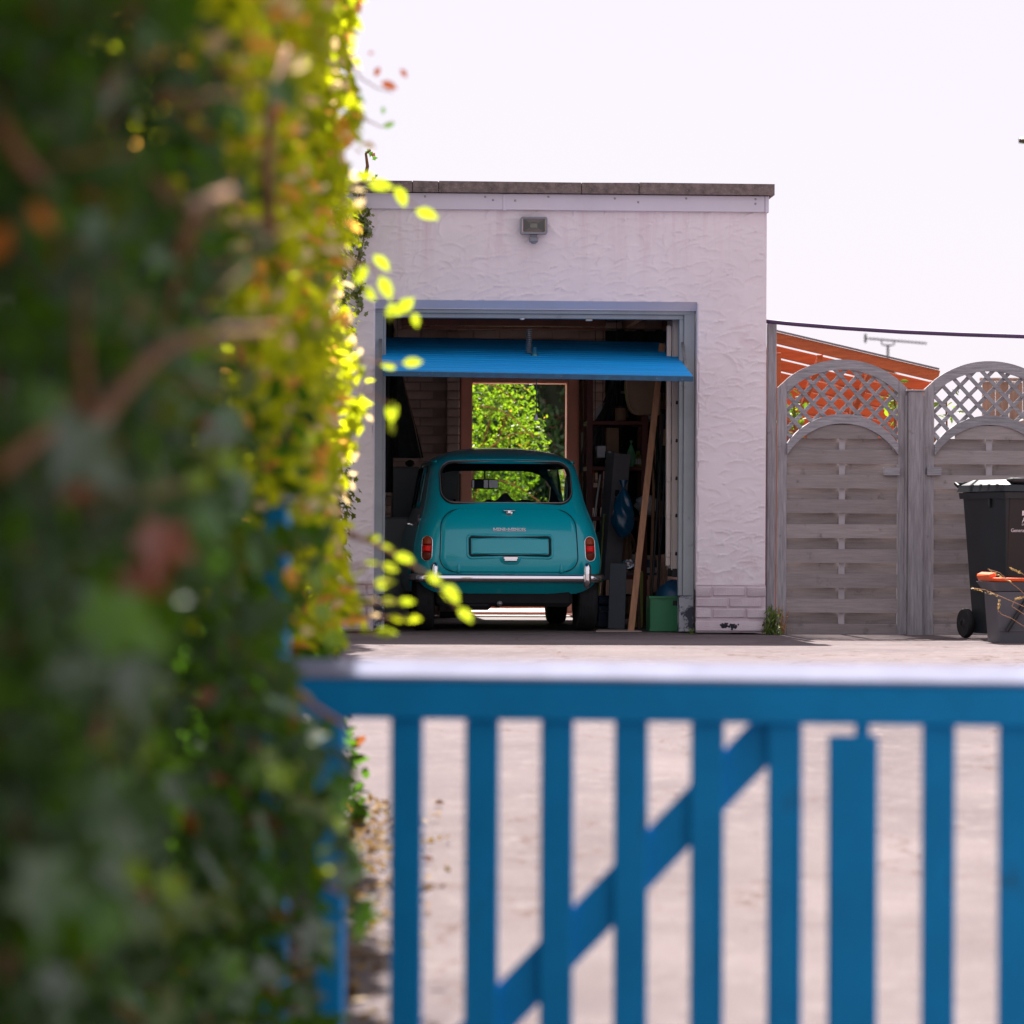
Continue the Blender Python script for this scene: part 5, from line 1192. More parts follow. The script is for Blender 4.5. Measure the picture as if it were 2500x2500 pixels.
m = MB(); m.tube([c0, P(2153, 840, 60) - o_, P(2160, 843, 60) - o_, P(2177, 843, 60) - o_, P(2183, 841, 60) - o_, c1q], .012, 5); m.build('cradle', M_black, an)
for k in range(17):
    f_ = .09 + .9 * k / 16; q = pb0.lerp(pb1, f_) - o_; m = MB(); m.tube([q + Vector((-.02, -.10, .0)), q + Vector((.02, .10, 0))], .008, 4); m.box(q, (.02, .03, .042)); m.build('element', M_black, an)
m = MB(); q = pb0 - o_
for dz in (-.05, -.025, 0, .025, .05): m.tube([q + Vector((0, -.16, dz)), q + Vector((0, .16, dz))], .012, 4)
m.box(q, (.03, .03, .15)); m.build('reflector', M_black, an)
lp = P(2489, 343, 40); sl2 = thing('street_lamp', 'street lamp head poking into the sky at the right edge', 'street lamp', (lp.x + .62, 40, 0), 0)
m = MB(); m.tube([(0, 0, 0), (0, 0, lp.z - .2), (-.08, 0, lp.z - .03), (-.2, 0, lp.z)], [.07, .05, .035, .03], 10); m.build('pole', M_steel, sl2)
m = MB()
m.grid(lambda a, b: (-.62 + .46 * b, .10 * math.sin(a * 6.283) * (.25 + .75 * math.sin(math.pi * min(1, b * .75 + .12))), lp.z + .046 * math.cos(a * 6.283) * (.35 + .65 * math.sin(math.pi * min(1, b * .7 + .15)))), 14, 8, wrap=True); m.build('lantern', mat('lamp_brown', (.09, .05, .05), .5), sl2, smooth=True)

# ------------------------------------------------------------------ bins
BY = 24.95; bc = P(2487, 1300, BY)
bn = thing('wheelie_bin', 'tall black wheelie bin for general waste in front of the fence', 'wheelie bin', (bc.x, BY, -.01), R(20))
def taper(m, w0, d0, w1, d1, z0, z1, yo0=0, yo1=0, bev=.0, n=3, r=.03):
    rows = []
    for w_, d_, z, yo in ((w0, d0, z0, yo0), (w1, d1, z1, yo1)): rows.append([(x, y + yo, z) for x, y in rrect(-w_ / 2, w_ / 2, -d_ / 2, d_ / 2, r, n)])
    k = len(rows[0]); m.add(rows[0] + rows[1], [tuple(range(k - 1, -1, -1)), tuple(k + i for i in range(k))] + [(i, (i + 1) % k, (i + 1) % k + k, i + k) for i in range(k)])
m = MB(); taper(m, .455, .52, .545, .66, .035, .99, -.01, -.0); m.build('body', M_bin, bn, smooth=40)
m = MB(); taper(m, .575, .70, .585, .71, .945, .985, 0, 0); m.build('collar', M_bin, bn, smooth=40)
fy = lambda z: -.27 - (z - .035) / .955 * .06; tl_ = math.atan2(.06, .955)
m = MB(); zc_ = .60; m.box((0, fy(zc_) - .002, zc_), (.49, .012, .70), Matrix.Rotation(tl_, 3, 'X'), bev=.004); m.build('front_panel', M_binpanel, bn)
m = MB(); taper(m, .60, .74, .58, .70, .992, 1.035, -.0, 0); taper(m, .575, .69, .46, .54, 1.036, 1.072, 0, 0, r=.05); m.build('lid', M_bin, bn, smooth=40)
m = MB(); m.box((-.16, -.30, 1.065), (.15, .10, .035), bev=.012); m.build('lid_grip', M_black, bn, smooth=40)
m = MB(); m.tube([(-.27, .37, 1.03), (-.27, .43, 1.05), (.27, .43, 1.05), (.27, .37, 1.03)], .014, 8); m.build('lid_handle', M_black, bn, smooth=40)
for y_ in (-.24, -.12, 0, .12): m = MB(); m.box((-.292, y_, 1.018), (.016, .022, .046), bev=.004); m.build('lid_rib', M_bin, bn)
for x_ in (-.26, -.2): m = MB(); m.box((x_ - .022, -.10 + (x_ + .26) * 2, .915), (.014, .03, .06), bev=.003); m.build('collar_rib', M_bin, bn)
for s_ in (-1, 1):
    wh = bpy.data.objects.new('wheel', None); col.objects.link(wh); wh.parent = bn; wh.location = (s_ * .265, .27, .10)
    m = MB(); m.lathe([(.06, -.024), (.092, -.024), (.10, -.014), (.10, .014), (.092, .024), (.06, .024)], 24, M=Matrix.Rotation(R(90), 3, 'Y')); m.build('tyre', M_rubber, wh, smooth=40)
    m = MB(); m.lathe([(.06, -.016), (.02, -.03), (.02, .03), (.06, .016)], 16, M=Matrix.Rotation(R(90), 3, 'Y')); m.build('hub', M_black, wh, smooth=40)
m = MB(); m.tube([(-.26, .27, .10), (.26, .27, .10)], .012, 8); m.build('axle', M_steel, bn)
def onbin(me, x, z, name):
    o = link(name, me, bn); o.location = (x, fy(z) - .0105, z); o.rotation_euler = (tl_, 0, 0); return o
zt = lambda py: P(2465, py, BY - .25).z + .01
onbin(text_mesh('General waste', .0335, .0006, M_print), -.232, zt(1303.5), 'lettering')
onbin(text_mesh('ARUN', .050, .0006, M_print), -.150, zt(1281), 'lettering')
onbin(text_mesh('DISTRICT COUNCIL', .0165, .0006, M_print), -.150, zt(1287.5), 'lettering')
bn.scale = (1, 1, 1.018)
# the emblem: a pale rectangle with gulls over a wavy edge
def emblem():
    m = MB(); Wm, Hm = .145, .046; n = 24
    top = [(Wm * i / n, Hm) for i in range(n + 1)]; bot = [(Wm * i / n, .008 + .007 * math.sin(i / n * 9.5 + .8)) for i in range(n + 1)]
    m.strip(top, bot, -.0005, .0005, 0)
    for gx, gz, s_ in ((.045, .024, 1), (.086, .03, .8)):
        A = [(gx + s_ * x, gz + s_ * z) for x, z in ((-.034, .006), (-.018, .012), (-.004, .003), (.002, .0), (.012, .010), (.034, .012))]
        B = [(x, z - .0035 * s_ if 0 < i < 5 else z - .0008) for i, (x, z) in enumerate(A)]
        m.strip(A, B, -.0016, -.0006, 1)
    return m.mesh('emblem', [M_print, M_binpanel])
onbin(emblem(), -.150, zt(1269), 'emblem')

kc = P(2462, 1480, 24.15); kd = thing('recycling_caddy', 'grey recycling caddy with an orange rim in front of the black bin', 'caddy', (kc.x + .07, 24.15, -.012), R(9))
m = MB(); taper(m, .36, .28, .40, .33, .0, .34, r=.03); m.build('body', M_caddy, kd, smooth=40)
m = MB(); taper(m, .42, .34, .50, .40, .345, .405, r=.04); m.build('flared_collar', M_caddy, kd, smooth=40)
m = MB(); taper(m, .47, .375, .49, .39, .409, .430, r=.04); m.box((-.225, 0, .447), (.05, .3, .03), Matrix.Rotation(R(-25), 3, 'Y'), bev=.008); m.build('rim', M_orange, kd, smooth=40)
m = MB(); m.tube([(-.135, -.172, .08), (.055, -.182, .375)], .015, 8); m.lathe([(.026, 0), (.026, .02), (0, .022)], 12, (.055, -.176, .375), Matrix.Rotation(R(90), 3, 'X')); m.build('handle', M_black, kd, smooth=40)
m = MB(); m.box((0, -.148, .085), (.365, .008, .012)); m.build('moulded_rib', M_caddy, kd)
# ------------------------------------------------------------------ foliage tools
IVY = (np.array([(0, 0, 0), (.30, -.06, .02), (.26, .24, .05), (.46, .42, .03), (.20, .58, .05), (0, 1, -.04), (-.20, .58, .05), (-.46, .42, .03), (-.26, .24, .05), (-.30, -.06, .02), (0, .42, -.03)]) - np.array([0, .4, 0]),
       [(10, i, (i + 1) % 10) for i in range(10)])
OVAL = (np.array([(0, 0, 0), (.24, .3, .05), (.22, .66, .05), (0, 1, -.03), (-.22, .66, .05), (-.24, .3, .05), (0, .45, -.03)]) - np.array([0, .45, 0]), [(6, i, (i + 1) % 6) for i in range(6)])
KITE = (np.array([(0, -.5, 0), (.32, 0, .07), (0, .5, 0), (-.32, 0, .07)]), [(0, 1, 2), (0, 2, 3)])
SPRAY = (np.array([(0, -.5, 0), (.13, 0, .03), (0, .5, 0), (-.13, 0, .03)]), [(0, 1, 2), (0, 2, 3)])
def frames(N, bias, spread, r, upt=None):
    n = np.asarray(bias, float)[None, :] + r.normal(0, spread, (N, 3)) if np.ndim(bias) == 1 else np.asarray(bias) + r.normal(0, spread, (N, 3))
    n /= np.linalg.norm(n, axis=1)[:, None] + 1e-9
    t = r.normal(0, 1, (N, 3)) if upt is None else np.asarray(upt)[None, :] + r.normal(0, .45, (N, 3))
    t -= (t * n).sum(1)[:, None] * n; t /= np.linalg.norm(t, axis=1)[:, None] + 1e-9
    return np.stack([np.cross(t, n), t, n], 1)
def cloud(name, C, F, S, tpl, mt, parent=None, kind=True):
    T, tri = tpl; N, k = len(C), len(T)
    V = C[:, None, :] + np.einsum('ij,njk->nik', T, F) * S[:, None, None]
    tri = np.array(tri); f = (np.arange(N)[:, None, None] * k + tri[None]).reshape(-1, 3)
    me = bpy.data.meshes.new(name); me.vertices.add(N * k); me.vertices.foreach_set('co', V.ravel())
    me.loops.add(f.size); me.loops.foreach_set('vertex_index', f.ravel().astype(np.int32)); me.polygons.add(len(f)); me.polygons.foreach_set('loop_start', np.arange(0, f.size, 3, dtype=np.int32))
    me.update(calc_edges=True); me.materials.append(mt); o = link(name, me, parent)
    if kind: o['kind'] = 'stuff'
    return o
def leafmesh(tpl, mt, name='leaf'):
    me = bpy.data.meshes.new(name); me.from_pydata([tuple(v) for v in tpl[0]], [], tpl[1]); me.materials.append(mt); return me
def put_leaf(me, parent, loc, Fr, s):
    o = bpy.data.objects.new('leaf', me); col.objects.link(o); o.parent = parent
    M = Matrix(((Fr[0][0], Fr[1][0], Fr[2][0]), (Fr[0][1], Fr[1][1], Fr[2][1]), (Fr[0][2], Fr[1][2], Fr[2][2])))
    o.location = loc; o.rotation_euler = M.to_euler(); o.scale = (s, s, s); return o

# ------------------------------------------------------------------ the blue gate
GO = GATE.o; gate = thing('gate', 'bright blue slatted timber gate across the drive with a diagonal brace', 'gate', (GO[0], GO[1], 0), GATE.yaw)
gl, zt0 = GATE.at(682, 1655); gr = GATE.at(2760, 1672)[0]; zr0, zr1 = GATE.at(1250, 1758)[1], GATE.at(1250, 1660)[1]; zlow = -.60
m = MB(); m.box(((gl + gr) / 2, 0, (zr0 + zr1) / 2), (gr - gl, .045, zr1 - zr0), bev=.004); m.build('top_rail', M_gaterail, gate)
m = MB(); q = [(-.026, zr1 + .001), (.075, zr1 + .001), (.075, zr1 + .040), (-.022, zr1 + .008)]; m.v = []; n = 4
m.add([(x, a, b) for x in (gl - .012, gr) for a, b in q], [(3, 2, 1, 0), (4, 5, 6, 7)] + [(i, (i + 1) % 4, (i + 1) % 4 + 4, i + 4) for i in range(4)]); m.build('sloping_cap', M_gatecap, gate, fix=True)
for pl_, pr_ in ((963, 1020), (1145, 1206), (1329, 1388), (1509, 1570), (1695, 1756), (1883, 1947), (2259, 2321), (2446, 2510), (2640, 2704)):
    a, b = GATE.at(pl_ - 10, 2000)[0], GATE.at(pr_ + 10, 2000)[0]; m = MB(); m.box(((a + b) / 2, .006, (zr0 + zlow) / 2), (b - a, .022, zr0 - zlow - .002), bev=.003); m.build('slat', M_gate, gate)
a, b = GATE.at(768, 2000)[0], GATE.at(841, 2000)[0]; m = MB(); m.box(((a + b) / 2, .004, (zr0 + zlow) / 2), (b - a, .04, zr0 - zlow - .002), bev=.004); m.build('hanging_stile', M_gate, gate)
a, b = GATE.at(2020, 2000, -.03)[0], GATE.at(2141, 2000, -.03)[0]; zt_ = GATE.at(2080, 1797, -.03)[1]; m = MB(); m.box(((a + b) / 2, -.012, (zt_ + zlow) / 2), (b - a, .03, zt_ - zlow), bev=.005); m.build('wide_upright', M_gate, gate)
m = MB(); u, z = GATE.at(2105, 1775); m.box((u, -.004, (zt_ + zr0) / 2), (.032, .024, zr0 - zt_ + .01), bev=.003); m.build('bolt', M_gate, gate)
p0_, p1_ = GATE.at(1449, 2235), GATE.at(1818, 1852); d_ = ((p1_[0] - p0_[0]), (p1_[1] - p0_[1])); t1 = (zr0 - p1_[1]) / d_[1]; t0 = (zlow - p0_[1]) / d_[1]
m = MB(); A_ = (p1_[0] + d_[0] * (t1 + .05), p1_[1] + d_[1] * (t1 + .05)); B_ = (p0_[0] + d_[0] * t0, zlow); m.bar((B_[0], .032, B_[1]), (A_[0], .032, A_[1]), .096, .024, bev=.003, side=(d_[1], 0, -d_[0])); m.build('brace', M_gate, gate)
m = MB(); m.box(((gl + gr) / 2 + .05, .0, zlow + .03), (gr - gl - .1, .044, .07), bev=.004); m.build('bottom_rail', M_gate, gate)
gp = thing('gate_post', 'blue gate post half buried in the ivy hedge', 'gate post', (P(676, 1300, 8.35).x, 8.35, 0), GATE.yaw); zt_ = P(676, 1236, 8.35).z; gz = ground_z(8.3)
m = MB(); m.box((0, 0, (zt_ + gz) / 2), (.055, .06, zt_ - gz), bev=.004); m.build('shaft', M_gate, gp); m = MB(); m.box((0, 0, zt_ + .012), (.07, .08, .022), bev=.006); m.build('cap', M_gatecap, gp)
for z_ in (.25, -.35): m = MB(); m.box((.06, -.036, z_), (.14, .008, .03), bev=.002); m.build('hinge', M_gate, gp)

# ------------------------------------------------------------------ the ivy hedge in front, from beside the camera to past the gate
hedge = thing('ivy_hedge', 'tall overgrown ivy hedge running along the left side of the drive', 'hedge', (-.8, 8.5, ground_z(8.5)), 0); HO = np.array(hedge.location)
def hx(Y, Z):
    """the face of the hedge"""
    base = np.where(Y < 6.6, -.60, np.where(Y < 7.5, -.60 + (Y - 6.6) / .9 * np.where(Z < .30, .165, .06), -.525 - (Y - 8.7) * .043))
    base = np.where((Y >= 7.5) & (Y < 8.0), -.585 + np.where(Z < .30, .135, 0), base)
    base = np.where((Y >= 8.0) & (Z < .40), -.62 - (Y - 8) * .012, base)
    over = np.clip((5.6 - Y) / .8, 0, 1) * np.clip((Z - (.55 + .155 * Y)) / .35, 0, 1.2) * .40  # overhang above the view, shaped to shade the near face
    base = base - .10 * np.exp(-((Y - 9.4) / 1.0) ** 2) * (Y >= 8.0)  # set back so the hedge throws less shade on the gate rail
    b = .06 * np.sin(Y * 2.9 + Z * 1.3) + .06 * np.sin(Z * 4.1 - Y * 1.7) + .045 * np.sin(Y * 7.3 + Z * 6.1) + .03 * np.sin(Y * 13.1 - Z * 9.7)
    return base + b + over
def hedge_pts(N, y0, y1, z1, r, depth, zlow=None):
    Y = r.uniform(y0, y1, N); Z = r.uniform(0, 1, N) * (z1 + .9) + np.array([ground_z(y) for y in Y])
    D = np.abs(r.exponential(depth, N)); return np.stack([hx(Y, Z) - D, Y, Z], 1), D
r = np.random.default_rng(21)
C, D = hedge_pts(24000, 3.2, 7.2, 3.0, r, .09); F = frames(len(C), (.7, -.35, .55), .55, r); FS = frames(len(C), (.25, .6, .7), .40, r)
lit0 = C[:, 2] > 1.50 - .37 * (C[:, 1] - 6.6) + r.normal(0, .12, len(C))  # slanting line parts leaves coloured as sunlit from leaves coloured as shaded
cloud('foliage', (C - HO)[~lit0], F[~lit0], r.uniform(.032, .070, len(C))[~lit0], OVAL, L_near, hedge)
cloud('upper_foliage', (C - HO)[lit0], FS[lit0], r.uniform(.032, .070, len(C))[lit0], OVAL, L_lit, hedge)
C, D = hedge_pts(9000, 3.2, 6.6, 2.6, r, .22); F = frames(len(C), (.5, -.5, .5), .8, r)
cloud('inner_foliage', C - HO - np.array([.08, 0, 0]), F, r.uniform(.03, .055, len(C)), KITE, L_near, hedge)
C, D = hedge_pts(14500, 7.2, 13.6, 3.1, r, .045); F = frames(len(C), (.25, .6, .7), .42, r); S_ = r.uniform(.040, .100, len(C))
lit0 = (C[:, 2] > 1.50 - .37 * (C[:, 1] - 6.6) + r.normal(0, .15, len(C))) & (C[:, 2] > .36)  # same line: sunlit leaf colour above, shaded leaf colour below
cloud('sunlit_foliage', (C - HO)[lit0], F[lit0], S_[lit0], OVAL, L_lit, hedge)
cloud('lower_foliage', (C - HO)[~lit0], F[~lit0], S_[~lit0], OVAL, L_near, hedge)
C, D = hedge_pts(2200, 6.6, 13.6, 3.1, r, .03); C[:, 0] += r.exponential(.015, len(C)); F = frames(len(C), (.2, .6, .7), .5, r)
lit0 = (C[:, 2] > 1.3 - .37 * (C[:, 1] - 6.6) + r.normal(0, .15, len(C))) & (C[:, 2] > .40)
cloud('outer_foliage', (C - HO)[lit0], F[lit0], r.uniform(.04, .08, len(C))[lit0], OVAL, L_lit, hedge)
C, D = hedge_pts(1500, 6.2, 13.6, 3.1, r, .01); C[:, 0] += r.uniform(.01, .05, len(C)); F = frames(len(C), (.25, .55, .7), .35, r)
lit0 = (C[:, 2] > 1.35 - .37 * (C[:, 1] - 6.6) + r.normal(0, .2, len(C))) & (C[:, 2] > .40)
cloud('glinting_foliage', (C - HO)[lit0], F[lit0], r.uniform(.03, .06, len(C))[lit0], OVAL, L_glint, hedge)  # pale leaves put in as sun glints along the bright edge
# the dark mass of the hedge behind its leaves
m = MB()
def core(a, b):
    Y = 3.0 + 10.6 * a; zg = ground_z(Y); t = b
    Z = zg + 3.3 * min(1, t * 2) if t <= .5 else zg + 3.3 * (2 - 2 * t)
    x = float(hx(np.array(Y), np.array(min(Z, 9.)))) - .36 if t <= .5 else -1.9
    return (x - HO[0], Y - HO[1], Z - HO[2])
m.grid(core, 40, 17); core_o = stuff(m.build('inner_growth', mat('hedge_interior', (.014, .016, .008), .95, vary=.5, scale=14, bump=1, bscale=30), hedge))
# limbs in the gaps of the shaded part
def limb(pts, r0, r1, Y0_, Y1_):
    k = len(pts); m = MB(); q = []
    for i, (px, py) in enumerate(pts):
        f_ = i / (k - 1); q.append(P(px, py, Y0_ + (Y1_ - Y0_) * f_) - Vector(HO))
    m.tube(q, [r0 + (r1 - r0) * i / (k - 1) for i in range(k)], 8); m.build('branch', M_bark, hedge, smooth=True)
limb([(205, 1150), (215, 1060), (270, 980), (350, 890), (410, 845), (520, 815), (665, 805)], .016, .006, 4.2, 5.0)
limb([(215, 1010), (198, 900), (195, 760), (200, 690)], .009, .005, 4.2, 4.35)
limb([(-10, 1150), (80, 1080), (165, 1025)], .011, .006, 3.9, 4.2)
limb([(-10, 290), (60, 400), (100, 440)], .010, .007, 4.1, 4.3)
limb([(440, 620), (480, 500), (560, 470)], .012, .008, 4.8, 5.1)
limb([(660, 560), (650, 420), (660, 280), (700, 120)], .012, .008, 6.6, 7.0)
r9 = random.Random(12)
for k in range(22):
    px, py = r9.uniform(0, 560), r9.uniform(40, 1250); Yk = 3.9 + px / 560 * 1.6; an_ = r9.uniform(-60, 70); Ln = r9.uniform(110, 260)
    limb([(px + Ln * t * math.cos(R(an_)) + r9.uniform(-9, 9), py - Ln * t * math.sin(R(an_)) + r9.uniform(-12, 12)) for t in (0, .33, .66, 1)], r9.uniform(.003, .006), .002, Yk, Yk + .15)
# the leaves that show largest
lm = [leafmesh(IVY, mt) for mt in (L_near, L_weed, L_near)]; nl = 0
r2 = np.random.default_rng(3)
M_glossleaf = leafmat('ivy_gloss_leaf', (.04, .085, .035), (.09, .125, .07), (.14, .34, .04), .28, .10)
lm += [leafmesh(IVY, M_glossleaf), leafmesh(IVY, leafmat('ivy_mid_leaf2', (.025, .09, .02), (.05, .16, .03), (.2, .5, .03), .35, .10)), leafmesh(IVY, leafmat('ivy_mid_leaf', (.03, .13, .012), (.08, .24, .02), (.4, .8, .03), .45, .05))]
tries = 0
while nl < 250 and tries < 9000:
    tries += 1; Y = r2.uniform(4.1, 7.3); Z = r2.uniform(ground_z(Y) + .1, 1.6); px = 1250 + (-.6) / Y * FPX; py = HORIZON - (Z - CAM_H) / Y * FPX
    if not (-60 < px < 640 and -60 < py < 2560): continue
    if py < 900 and r2.random() < .6: continue
    x = float(hx(np.array(Y), np.array(Z))) + r2.uniform(.0, .07); F = frames(1, (.45, -.75, .45), .45, r2, (0.1, -.1, -1))[0]
    put_leaf(lm[nl % 6], hedge, Vector((x, Y, Z)) - Vector(HO), F, r2.uniform(.055, .10) if py < 1000 else r2.uniform(.07, .125)); nl += 1
# single rust, orange and yellow leaves; the lime ones imitate sunlit leaves
M_rust = leafmat('rust_leaf', (.28, .075, .03), (.34, .10, .04), (.45, .10, .02), .4, .08); M_or = leafmat('orange_leaf', (.75, .20, .01), (.85, .25, .01), (.9, .28, .01), .5, .05)
M_yl = leafmat('yellow_leaf', (.22, .30, .01), (.34, .36, .01), (.62, .76, .02), .62, .05)
mr, mo, my = leafmesh(IVY, M_rust), leafmesh(OVAL, M_or), leafmesh(OVAL, M_yl)
ml = leafmesh(IVY, leafmat('lit_lime_leaf', (.16, .30, .01), (.25, .38, .015), (.55, .85, .02), .5, .05))  # sunlit glow put into the lime leaf colour
for me, px, py, Y, s_ in ((mr, 395, 1340, 4.6, .10), (mr, 350, 1425, 4.6, .075), (mr, 185, 1190, 4.3, .045), (mo, 100, 528, 4.2, .042), (mo, -4, 590, 4.2, .055), (mo, 672, 275, 7.0, .05), (mo, 735, 765, 7.5, .045), (my, 645, 980, 6.6, .035), (my, 760, 1080, 7.8, .05),
                          (my, 735, 1965, 6.9, .065), (my, 720, 1885, 6.9, .055), (my, 790, 2130, 7.1, .045), (ml, 690, 1900, 6.6, .06), (ml, 215, 2160, 4.6, .055), (ml, 110, 2200, 4.3, .06), (ml, 60, 2230, 4.2, .055), (ml, 365, 1690, 5.0, .06), (ml, 335, 1740, 5.0, .05), (ml, 350, 1830, 5.0, .05), (ml, 330, 2130, 5.0, .05), (ml, 420, 2170, 5.2, .06), (ml, 560, 1130, 5.9, .05), (ml, 480, 1180, 5.5, .05), (ml, 790, 1500, 8.2, .06), (ml, 812, 1560, 8.6, .07), (ml, 770, 1420, 8.0, .06), (ml, 800, 1390, 8.6, .05)):
    q = P(px, py, Y); put_leaf(me, hedge, q - Vector(HO), frames(1, (.1, -1, .35), .2, r2, (0, 0, -1))[0], s_)
# shoots that reach out over the drive: a stem each, with leaves
def shoot(pts, Y, leaves, mt=None, rr=.0035, s0=.072, tpl=OVAL, lmat=None):
    q = [P(px, py, Y) - Vector(HO) for px, py in pts]; m = MB(); m.tube(q, [rr * (1 - .5 * i / max(1, len(q) - 1)) for i in range(len(q))], 6)
    st = m.build('shoot', mt or M_twig, hedge, smooth=True); me = leafmesh(tpl, lmat or M_yl)
    for px, py, s_, ang in leaves:
        n = Vector((r2.normal(0, .25), .85, r2.uniform(.25, .75))).normalized(); t = Vector((math.cos(R(ang)), 0, math.sin(R(ang)))); t = (t - n * t.dot(n)).normalized()
        put_leaf(me, st, P(px, py, Y + r2.uniform(-.15, .1)) - Vector(HO), [t.cross(n), t, n], s_ * s0)
shoot([(860, 440), (930, 452), (985, 480), (1050, 530)], 11.0, [(925, 452, 1.25, -5), (978, 478, 1.05, -80), (1040, 522, 1.1, -32), (890, 430, .8, 20)])
shoot([(850, 640), (910, 650), (940, 700), (985, 760), (1030, 790)], 10.6, [(930, 640, 1.0, -60), (880, 672, 1.0, 60), (940, 700, 1.1, -70), (985, 750, 1.15, 50), (955, 760, .9, -85), (1015, 780, .7, -75), (900, 715, .8, -50)])
shoot([(840, 900), (890, 880), (960, 890), (1030, 882)], 11.2, [(1005, 885, .9, 5), (950, 895, .7, 175), (880, 905, .7, -70)])
shoot([(845, 930), (900, 960), (950, 985)], 10.2, [(957, 1003, 1.0, -85), (955, 1045, .6, -85), (868, 880, .6, 30)])
shoot([(850, 130), (880, 190), (920, 215), (960, 225)], 11.5, [(920, 176, .55, 60), (948, 208, .8, -25), (985, 178, .5, -60), (905, 130, .3, 0)], lmat=M_rust)
shoot([(855, 260), (900, 295), (930, 310), (960, 295)], 12.0, [(948, 306, .6, 20), (880, 240, .4, 80), (935, 270, .4, 80)], lmat=L_near)
shoot([(850, 1300), (920, 1330), (980, 1365), (1040, 1400), (1090, 1450), (1130, 1505)], 9.8, [(1100, 1448, 1.1, -55), (1135, 1500, .8, -60), (1060, 1412, .7, -40)], rr=.006)
shoot([(850, 1310), (900, 1320), (960, 1345), (1000, 1372)], 9.9, [(905, 1315, .7, 10), (945, 1340, .7, -15), (985, 1362, .8, -25)], rr=.005)
shoot([(850, 1385), (905, 1375), (965, 1390)], 10.0, [(905, 1372, .5, 0), (950, 1385, .7, -20)], rr=.005)
shoot([(850, 1430), (920, 1428), (950, 1416)], 10.0, [(935, 1425, .9, 10)], rr=.005)
shoot([(860, 1480), (930, 1470), (1000, 1468)], 10.0, [(945, 1468, .7, -5), (990, 1470, .7, 5)], rr=.005)
shoot([(860, 1500), (940, 1508), (1020, 1512)], 10.0, [(965, 1510, .6, 0), (1005, 1512, .7, 0)], rr=.005, lmat=L_lit)
shoot([(850, 1535), (900, 1545), (960, 1545)], 10.0, [(940, 1546, .9, 0), (890, 1540, .5, 0)], rr=.004)
shoot([(700, 1660), (760, 1720), (850, 1775)], 7.5, [(740, 1700, .8, -30)], rr=.008, s0=.05, mt=M_twig)
shoot([(620, 1980), (680, 2060), (740, 2130), (830, 2180)], 7.3, [(700, 1900, .9, 70), (735, 1960, 1.1, 10), (790, 2080, .7, 60), (690, 2000, .8, 30)], rr=.008, s0=.055)

# fallen dry leaves at the hedge foot
N = 900; Y = r.uniform(8.6, 14, N); X = -.60 + np.abs(r.normal(0, .16, N)) + .0 * Y; Z = np.array([ground_z(y) for y in Y]) + r.uniform(.003, .03, N)
fl_ = cloud('fallen_leaves', np.stack([X, Y, Z], 1), frames(N, (0, 0, 1), .35, r), r.uniform(.02, .05, N), OVAL, L_litter, None); tag(fl_, 'dry fallen leaves on the drive at the foot of the hedge', 'leaves', kind='stuff')

# ------------------------------------------------------------------ the ivy clad tree against the garage corner
it = thing('ivy_clad_tree', 'tall ivy covered tree trunk against the left corner of the garage', 'tree', (-1.75, 24.2, 0), 0); IO = np.array(it.location)
m = MB(); m.tube([(0, 0, 0), (.05, .0, 1.5), (-.02, 0, 3.2), (.03, 0, 5.0)], [.2, .17, .14, .08], 10); m.build('trunk', M_bark, it, smooth=True)
N = 30000; Z = r.uniform(0, 5.2, N); an = r.uniform(0, 2 * math.pi, N); rad_ = (.62 + .06 * np.sin(Z * 3.1) + .05 * np.sin(Z * 7 + an * 2) + .04 * np.sin(an * 5)) * np.where(Z < .5, .75, 1) * (1 - .08 * (Z > 2.9)) - np.abs(r.exponential(.07, N)) + .02 * r.normal(0, 1, N)
C = np.stack([np.cos(an) * rad_, np.sin(an) * rad_, Z], 1); nb_ = np.stack([np.cos(an), np.sin(an), np.full(N, .5)], 1)
cloud('foliage', C, frames(N, nb_ * 1.1 + np.array([0, .15, .45]), .5, r), r.uniform(.03, .062, N), IVY, L_far, it)
for k, (px, py0, py1) in enumerate(((884, 430, 640), (872, 470, 700), (893, 520, 570), (878, 640, 760))):
    m = MB(); q = [P(px + 6 * math.sin(i * 1.3 + k), py0 + (py1 - py0) * i / 9, 25.55) - Vector(IO) for i in range(10)]; m.tube(q, .005, 5); tr_ = m.build('trailing_stem', M_bark, it)
    n_ = 60; Cq = np.array([list(q[int(r.integers(0, 10))]) for _ in range(n_)]) + r.normal(0, .018, (n_, 3)) + np.array([0, -.03, 0]); cloud('leaves', Cq, frames(n_, (0, -.8, .4), .5, r), r.uniform(.025, .05, n_), IVY, L_far, tr_)
m = MB(); q = [P(890, 442, 25.4) - Vector(IO), P(897, 405, 25.4) - Vector(IO), P(893, 375, 25.4) - Vector(IO), P(905, 366, 25.4) - Vector(IO)]; m.tube(q, [.016, .013, .010, .006], 6); tp = m.build('upright_stem', M_bark, it)
Cq = np.array([list(P(900 + i * 5, 368 + i * 5 + 3 * (i % 2), 25.4) - Vector(IO)) for i in range(4)] + [list(P(895, 372, 25.4) - Vector(IO)), list(P(918, 430, 25.4) - Vector(IO)), list(P(912, 436, 25.4) - Vector(IO))]); cloud('leaves', Cq, frames(7, (0, -1, .2), .3, r), r.uniform(.03, .045, 7), IVY, L_near, tp)

